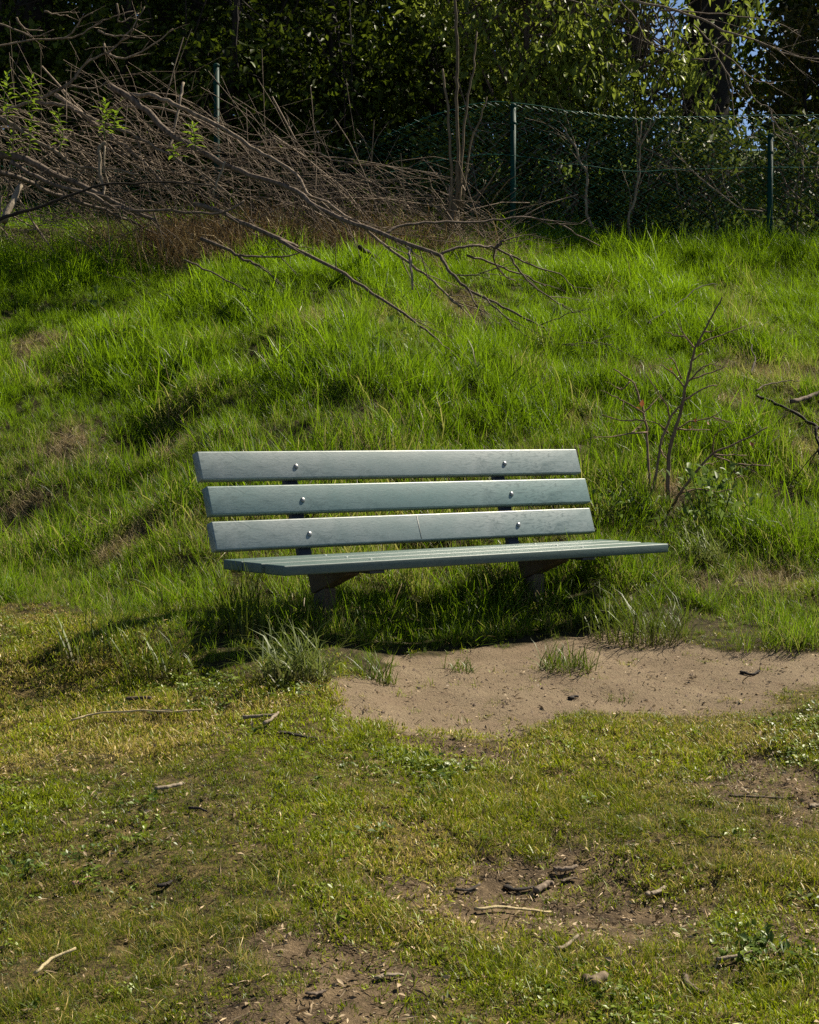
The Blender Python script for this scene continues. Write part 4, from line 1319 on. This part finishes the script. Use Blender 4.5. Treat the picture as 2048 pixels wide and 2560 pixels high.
ros = [rosette(22, 0.05, 1), rosette(16, 0.035, 2), rosette(30, 0.06, 3), rosette(12, 0.03, 4)]
N = 14000
y = rng.uniform(3.1, 7.6, N); x = rng.uniform(-2.4, 2.8, N)
keep = (rng.random(N) < 0.04 + 0.6 * sstep(0.56, 0.68, fbm(x, y, 0.45, 95, 3))) & (m_dirt(x, y) < 0.25) & (m_soil(x, y) < 0.5) & (in_tall(x, y) < 0.3) & in_view(x, y, .4)
x, y = x[keep], y[keep]
n_ = len(x)
scatter('lawn_weeds', 'clover and small flat weeds growing through the lawn in patches', 'weeds', ros, x, y, (rng.normal(0, .15, n_), rng.normal(0, .15, n_)), rng.uniform(0.6, 1.2, n_), rng.random(n_), np.zeros(n_))

# grass on the rise beyond the fence
N = 9000
y = rng.uniform(13.6, 24, N); x = rng.uniform(-6, 8, N)
keep = in_view(x, y, 1.0)
x, y = x[keep], y[keep]
scatter('meadow_grass', 'green grass growing on the rise beyond the fence', 'grass', tall_src, x, y,
        (rng.normal(0, 0.1, len(x)), rng.normal(0, 0.1, len(x))), rng.uniform(0.5, 1.1, len(x)), np.clip(rng.normal(0.2, 0.2, len(x)), 0, 1), np.full(len(x), 0.02))

# reddish dead grass in the heap
M['strawi'] = leafy('straw_blades', (0.14, 0.10, 0.04), (0.40, 0.31, 0.15), straw=(0.42, 0.33, 0.17), inst=True, trans=0.15, rough=0.7)
M['deadi'] = leafy('dead_grass_blades', (0.13, 0.075, 0.026), (0.36, 0.235, 0.10), straw=(0.38, 0.28, 0.13), inst=True, trans=0.15, rough=0.7)
dead_src = variants('dead_clump', M['deadi'], [(40, 0.07, (0.08, 0.34), 0.0028, 0.6, 1.2), (40, 0.08, (0.06, 0.28), 0.0028, 0.9, 1.0)])
N = 560
x = np.concatenate([rng.normal(-1.45, 0.45, N), rng.normal(-0.35, 0.45, N // 2)])
y = np.concatenate([rng.normal(12.55, 0.18, N), rng.normal(12.6, 0.18, N // 2)])
keep = y < y_crest(x) - 0.2
x, y = x[keep], y[keep]
n_ = len(x)
scatter('dead_grass', 'reddish brown dead grass matted inside the brushwood heap', 'dry grass', dead_src, x, y, (rng.normal(0, 0.4, n_), rng.normal(0, .4, n_)), rng.uniform(0.6, 1.5, n_), rng.random(n_), np.full(n_, .25))
# straw mats in the patches of the bank
x = []; y = []
for a, b, r in PATCH:
    k = int(75 * (r / 0.2) ** 2)
    x.append(rng.normal(a, r * 0.55, k)); y.append(rng.normal(b, r * 0.7, k))
x = np.concatenate(x); y = np.concatenate(y); n_ = len(x)
keep = m_dirt(x, y) < .2
x, y = x[keep], y[keep]; n_ = len(x)
straw_src = variants('straw_clump', M['strawi'], [(30, 0.07, (0.05, 0.22), 0.0026, 0.8, 1.2), (26, 0.08, (0.04, 0.2), 0.0026, 1.0, 1.0)])
scatter('straw_grass', 'tan straw tufts showing through the green bank', 'dry grass', straw_src, x, y, (rng.normal(0, 0.5, n_), rng.normal(0, .5, n_)), rng.uniform(0.3, 0.7, n_), rng.uniform(.3, 1, n_), np.full(n_, .5))


# ------------------------------------------------------------------ single tussocks and weeds
def tussock(name, label, px, py, n, L, W, lean, droop, mat, R, cat='grass tuft', group='grass tufts', flat=1.0):
    p = on_ground(px, py)
    mb = clump(n, R, L, W, lean, droop, int(px))
    o = link(name, mb.mesh(name, M[mat]), loc=tuple(p))
    o.scale = (1, 1, flat)
    return tag(o, label, cat, group)


tussock('grass_tussock', 'large pale bladed tussock spilling onto the dirt below the left post', 738, 1700, 330, (0.10, 0.30), 0.0055, 0.55, 1.5, 'tuss', 0.12)
tussock('grass_tussock', 'small bright tuft at the dirt edge right of the pale tussock', 948, 1705, 120, (0.05, 0.15), 0.004, 0.6, 0.9, 'tussd', 0.07)
tussock('grass_tussock', 'low tuft at the dirt edge below the bench centre', 1150, 1678, 80, (0.04, 0.10), 0.0035, 0.7, 0.9, 'tussd', 0.06)
tussock('grass_tussock', 'dark tuft hanging over the dirt bank below the right post', 1415, 1672, 200, (0.06, 0.16), 0.004, 0.7, 1.1, 'tussd', 0.11)
tussock('grass_tussock', 'pale arching tussock on the bank right of the seat', 1760, 1415, 230, (0.12, 0.30), 0.0055, 0.5, 1.7, 'tuss', 0.10)
tussock('grass_tussock', 'rounded mound of long grass under the right end of the seat', 1590, 1600, 420, (0.14, 0.34), 0.004, 0.5, 1.3, 'tussd', 0.22)
tussock('grass_tussock', 'little green tuft alone on the dirt patch', 1550, 1755, 40, (0.02, 0.05), 0.003, 0.8, 0.6, 'tussd', 0.05)
tussock('grass_tussock', 'tall dark tuft in the shade left of the left post', 610, 1600, 120, (0.15, 0.38), 0.005, 0.25, 0.7, 'tussd', 0.09)
tussock('grass_tussock', 'bright grass blades at the lawn edge left of the bench shadow', 250, 1640, 120, (0.08, 0.26), 0.005, 0.35, 0.8, 'tussd', 0.14)
tussock('grass_tussock', 'brighter grass blades where the bench shadow meets the lawn', 400, 1680, 130, (0.08, 0.24), 0.005, 0.4, 0.8, 'tussd', 0.13)


def weed(label, px, py, n, R, H, leaf):
    p = on_ground(px, py)
    mb = MB()
    C = np.stack([rng.normal(0, R * .6, n), rng.normal(0, R * .6, n), rng.uniform(0.15, 1, n) * H], 1)
    leaf_quads(mb, C, leaf, leaf * 0.55, 1.6, 0.2)
    root = thing('leafy_weed', tuple(p), label, 'weed', 'broad leaved weeds')
    me = mb.mesh('leaves', M['weed'], False)
    link('leaves', me, root, 'stuff', (0, 0, 0))
    st = MB()
    for _ in range(max(3, n // 10)):
        e = C[rng.integers(n)]
        tube(st, [(e[0] * .3, e[1] * .3, -0.02), (e[0] * .7, e[1] * .7, e[2] * .6), tuple(e)], [0.003, 0.0025, 0.0015], 4, cap=False)
    link('stems', st.mesh('stems', M['weed']), root, 'stuff', (0, 0, 0))


weed('nettle clump with small pale leaves on the bank right of the seat', 1780, 1330, 150, 0.20, 0.32, 0.045)
weed('few broad leaves below the sapling', 1755, 1265, 30, 0.08, 0.2, 0.05)
weed('broad leaved weed in the grass at upper left of the bank', 250, 785, 14, 0.09, 0.18, 0.075)
weed('small leafy weed in the middle left of the bank', 310, 880, 24, 0.10, 0.2, 0.05)
weed('weed leaves low in the grass right of the backrest', 1530, 1320, 40, 0.12, 0.22, 0.04)
weed('cluster of leaves in the grass under the brushwood', 270, 665, 24, 0.12, 0.2, 0.06)
weed('pale leafed weed on the bank above the backrest', 1010, 890, 24, 0.12, 0.22, 0.05)
weed('clover like weed in the lawn at lower left', 60, 2180, 60, 0.09, 0.03, 0.022)
weed('small rosette weed on the lawn by the right soil patch', 1905, 2380, 36, 0.06, 0.03, 0.03)

# ------------------------------------------------------------------ litter on the ground
N = 62000
y = rng.uniform(3.1, 7.6, N); x = rng.uniform(-2.4, 2.8, N)
so_ = m_soil(x, y); di = m_dirt(x, y)
p_ = 0.14 + 0.86 * so_ + 0.40 * sstep(0.5, 0.62, fbm(x, y, 0.5, 81, 3)) - 0.0 * di
p_ = np.where(di > 0.5, 0.13, p_)
keep = (rng.random(N) < p_) & (in_tall(x, y) < 0.4) & in_view(x, y, .5)
x, y = x[keep], y[keep]
z = G(x, y) + rng.uniform(0.002, 0.014, len(x))
mb = MB()
leaf_quads(mb, np.stack([x, y, z], 1)[::3], 0.017, 0.008, 0.7, 0.0, 0.2, np.stack([rng.normal(size=len(x[::3])), rng.normal(size=len(x[::3])), np.zeros(len(x[::3]))], 1))
for k_, (l_, w_) in ((1, (0.034, 0.0032)), (2, (0.014, 0.005))):
    q_ = np.stack([x, y, z], 1)[k_::3]
    leaf_quads(mb, q_, l_, w_, 1.0, 0.0, 0.15, np.stack([rng.normal(size=len(q_)), rng.normal(size=len(q_)), np.zeros(len(q_))], 1))
tag(mb.build('leaf_litter', M['litter'], smooth=False), 'bits of dead leaf and wood chip scattered over soil and lawn', 'litter', kind='stuff')

# crumbs on the dirt patch
mb = MB()
N = 14000
x = rng.uniform(-1, 2.4, N); y = rng.uniform(5.2, 7.6, N)
keep = (m_dirt(x, y) > 0.5) | (m_soil(x, y) > 0.6)
x, y = x[keep], y[keep]
z = G(x, y)
tet = np.array([(1, 0, -.5), (-.6, .8, -.5), (-.6, -.8, -.5), (0, 0, .7)])
for a, b, c in zip(x, y, z):
    s_ = rng.choice([0.002, 0.003, 0.005, 0.009], p=[.5, .33, .14, .03])
    th_ = rng.random() * 6.28
    Rm = np.array([[math.cos(th_), -math.sin(th_), 0], [math.sin(th_), math.cos(th_), 0], [0, 0, 1]])
    mb.add((tet * rng.uniform(.6, 1.3, (4, 3))) @ Rm.T * s_ + np.array([a, b, c + s_ * .3]), [(0, 1, 3), (1, 2, 3), (2, 0, 3)])
tag(mb.build('soil_crumbs', bark('soil_crumb', (0.035, 0.024, 0.016), (0.20, 0.145, 0.105), 200), smooth=False), 'crumbs of soil and grit scattered on the bare dirt', 'soil crumbs', kind='stuff')


def ground_stick(label, pts, r0, r1, mat, name='twig', cat='twig', group='twigs on the lawn', lift=0.006, flat=1.0):
    Q = []
    for a, b in pts:
        p = on_ground(a * 1.18725, b * 1.18725); p[2] += lift + r0 * 0.25
        Q.append(p)
    Q = smooth_path(Q, 4, r0 * 0.25)
    Q[:, 2] = G(Q[:, 0], Q[:, 1]) * 0.5 + Q[:, 2] * 0.5 + (lift + r0 * .6) * 0.5
    mb = MB()
    c = Q.mean(0)
    tube(mb, Q - c, lin(Q, r0, r1) * rng.uniform(0.85, 1.12, len(Q)), 8)
    o = link(name, mb.mesh(name, M[mat]), loc=tuple(c))
    if name in ('bark_piece', 'wood_chip', 'dark_stick'): o.scale = (1, 1, 0.55)
    return tag(o, label, cat, group)


ground_stick('long bent straw stalk on the lawn left of the tussock', [(150, 1539), (200, 1524), (280, 1520), (360, 1521), (425, 1517)], 0.0035, 0.003, 'straw', 'straw_stalk', 'stalk', 'stalks on the lawn', 0.03)
ground_stick('straight pale stick just below the pale tussock', [(510, 1528), (545, 1526), (582, 1521)], 0.006, 0.005, 'pale_wood', 'pale_twig', lift=.02)
ground_stick('short pale stick slanting under the straight pale stick', [(556, 1542), (572, 1530), (586, 1518)], 0.006, 0.004, 'pale_wood', 'pale_twig', lift=.02)
ground_stick('flat black piece of bark on the lawn below the pale sticks', [(585, 1558), (610, 1556), (640, 1562), (668, 1570)], 0.010, 0.005, 'black_wood', 'bark_piece', 'bark', 'bark pieces', .012)
ground_stick('dark piece of bark beside the long straw stalk', [(330, 1514), (355, 1510), (378, 1514)], 0.012, 0.007, 'black_wood', 'bark_piece', 'bark', 'bark pieces', .012)
ground_stick('dark twig on the lawn behind the long straw stalk', [(265, 1488), (300, 1484), (318, 1486)], 0.007, 0.005, 'bark_brown', lift=.02)
ground_stick('pale peeled stick on the middle of the lawn', [(327, 1675), (350, 1671), (382, 1664)], 0.006, 0.005, 'pale_wood', 'pale_twig', lift=.015)
ground_stick('thin dark twig on the lawn right of the peeled stick', [(398, 1713), (420, 1717), (435, 1722)], 0.004, 0.003, 'black_wood', lift=.012)
ground_stick('dark stick lying in the soil hollow', [(1065, 1878), (1085, 1883), (1115, 1885), (1145, 1882)], 0.010, 0.006, 'black_wood', 'dark_stick', 'stick', 'sticks in the soil hollow')
ground_stick('grey broken stick end touching the dark stick in the hollow', [(1130, 1888), (1148, 1880), (1162, 1870)], 0.010, 0.007, 'bark_grey', 'grey_stick', 'stick', 'sticks in the soil hollow')
ground_stick('grey wood chip right of the dark stick in the hollow', [(1362, 1899), (1380, 1890), (1400, 1878)], 0.012, 0.008, 'pale_wood', 'wood_chip', 'wood chip', 'wood chips')
ground_stick('brown twig at the back of the soil hollow', [(1165, 1847), (1190, 1843), (1215, 1834)], 0.007, 0.005, 'bark_grey', lift=.01)
ground_stick('short cut log stub near the bottom of the picture', [(1230, 2088), (1248, 2086), (1272, 2080)], 0.013, 0.012, 'bark_warm', 'log_stub', 'log', None, .012)
ground_stick('curved dark twig right of the cut log stub', [(1440, 2068), (1450, 2085), (1465, 2095), (1485, 2101)], 0.008, 0.005, 'bark_brown')
ground_stick('pale thin twig below the soil hollow', [(1172, 2012), (1195, 2003), (1220, 1990)], 0.005, 0.004, 'pale_wood', 'pale_twig', lift=.012)
ground_stick('pale thin twig near the right soil patch', [(1510, 2040), (1545, 2030), (1590, 2018)], 0.005, 0.003, 'pale_wood', 'pale_twig', lift=.012)
ground_stick('pale dry stalk across the front of the hollow', [(1000, 1928), (1060, 1925), (1110, 1930), (1160, 1932)], 0.004, 0.003, 'straw', 'straw_stalk', 'stalk', 'stalks on the lawn', .012)
ground_stick('straw stalk slanting across the lower left lawn', [(75, 2085), (110, 2060), (160, 2030)], 0.004, 0.003, 'straw', 'straw_stalk', 'stalk', 'stalks on the lawn', .03)
ground_stick('pinkish piece of wood on the left lawn', [(158, 1876), (172, 1870), (190, 1858)], 0.011, 0.006, 'pink_wood', 'wood_chip', 'wood chip', 'wood chips')
ground_stick('dark curled leaf scrap right of the pinkish wood', [(335, 1880), (350, 1875), (362, 1866)], 0.009, 0.004, 'black_wood', 'bark_piece', 'bark', 'bark pieces')
ground_stick('reddish brown bark chip at the lower soil patch', [(645, 2105), (665, 2106), (685, 2103)], 0.006, 0.005, 'bark_brown', 'bark_piece', 'bark', 'bark pieces')
ground_stick('pale root piece on the lower soil patch', [(790, 2072), (820, 2066), (850, 2068)], 0.008, 0.005, 'pale_wood', 'wood_chip', 'wood chip', 'wood chips')
ground_stick('small black stick on the dirt patch', [(1198, 1476), (1206, 1473), (1218, 1474)], 0.010, 0.007, 'black_wood', 'dark_stick', 'stick', 'sticks on the dirt', .004)
ground_stick('thin dark twig on the right of the dirt patch', [(1560, 1420), (1580, 1424), (1600, 1420)], 0.006, 0.004, 'black_wood', lift=.004)
ground_stick('white stone like chip at the right edge of the lawn', [(1706, 1706), (1716, 1704), (1728, 1706)], 0.010, 0.008, 'pale_wood', 'wood_chip', 'wood chip', 'wood chips')
ground_stick('brown crumpled leaf in the soil hollow', [(1180, 1868), (1200, 1862), (1215, 1866)], 0.006, 0.004, 'bark_brown', 'bark_piece', 'bark', 'bark pieces')
ground_stick('dark rotten stick left at the bottom right lawn', [(960, 1882), (985, 1886), (1010, 1880)], 0.007, 0.004, 'black_wood', 'dark_stick', 'stick', 'sticks in the soil hollow')
ground_stick('thin fallen twig on the lawn right of the fine grass', [(1535, 1690), (1590, 1692), (1650, 1694)], 0.004, 0.003, 'bark_brown', lift=.015)
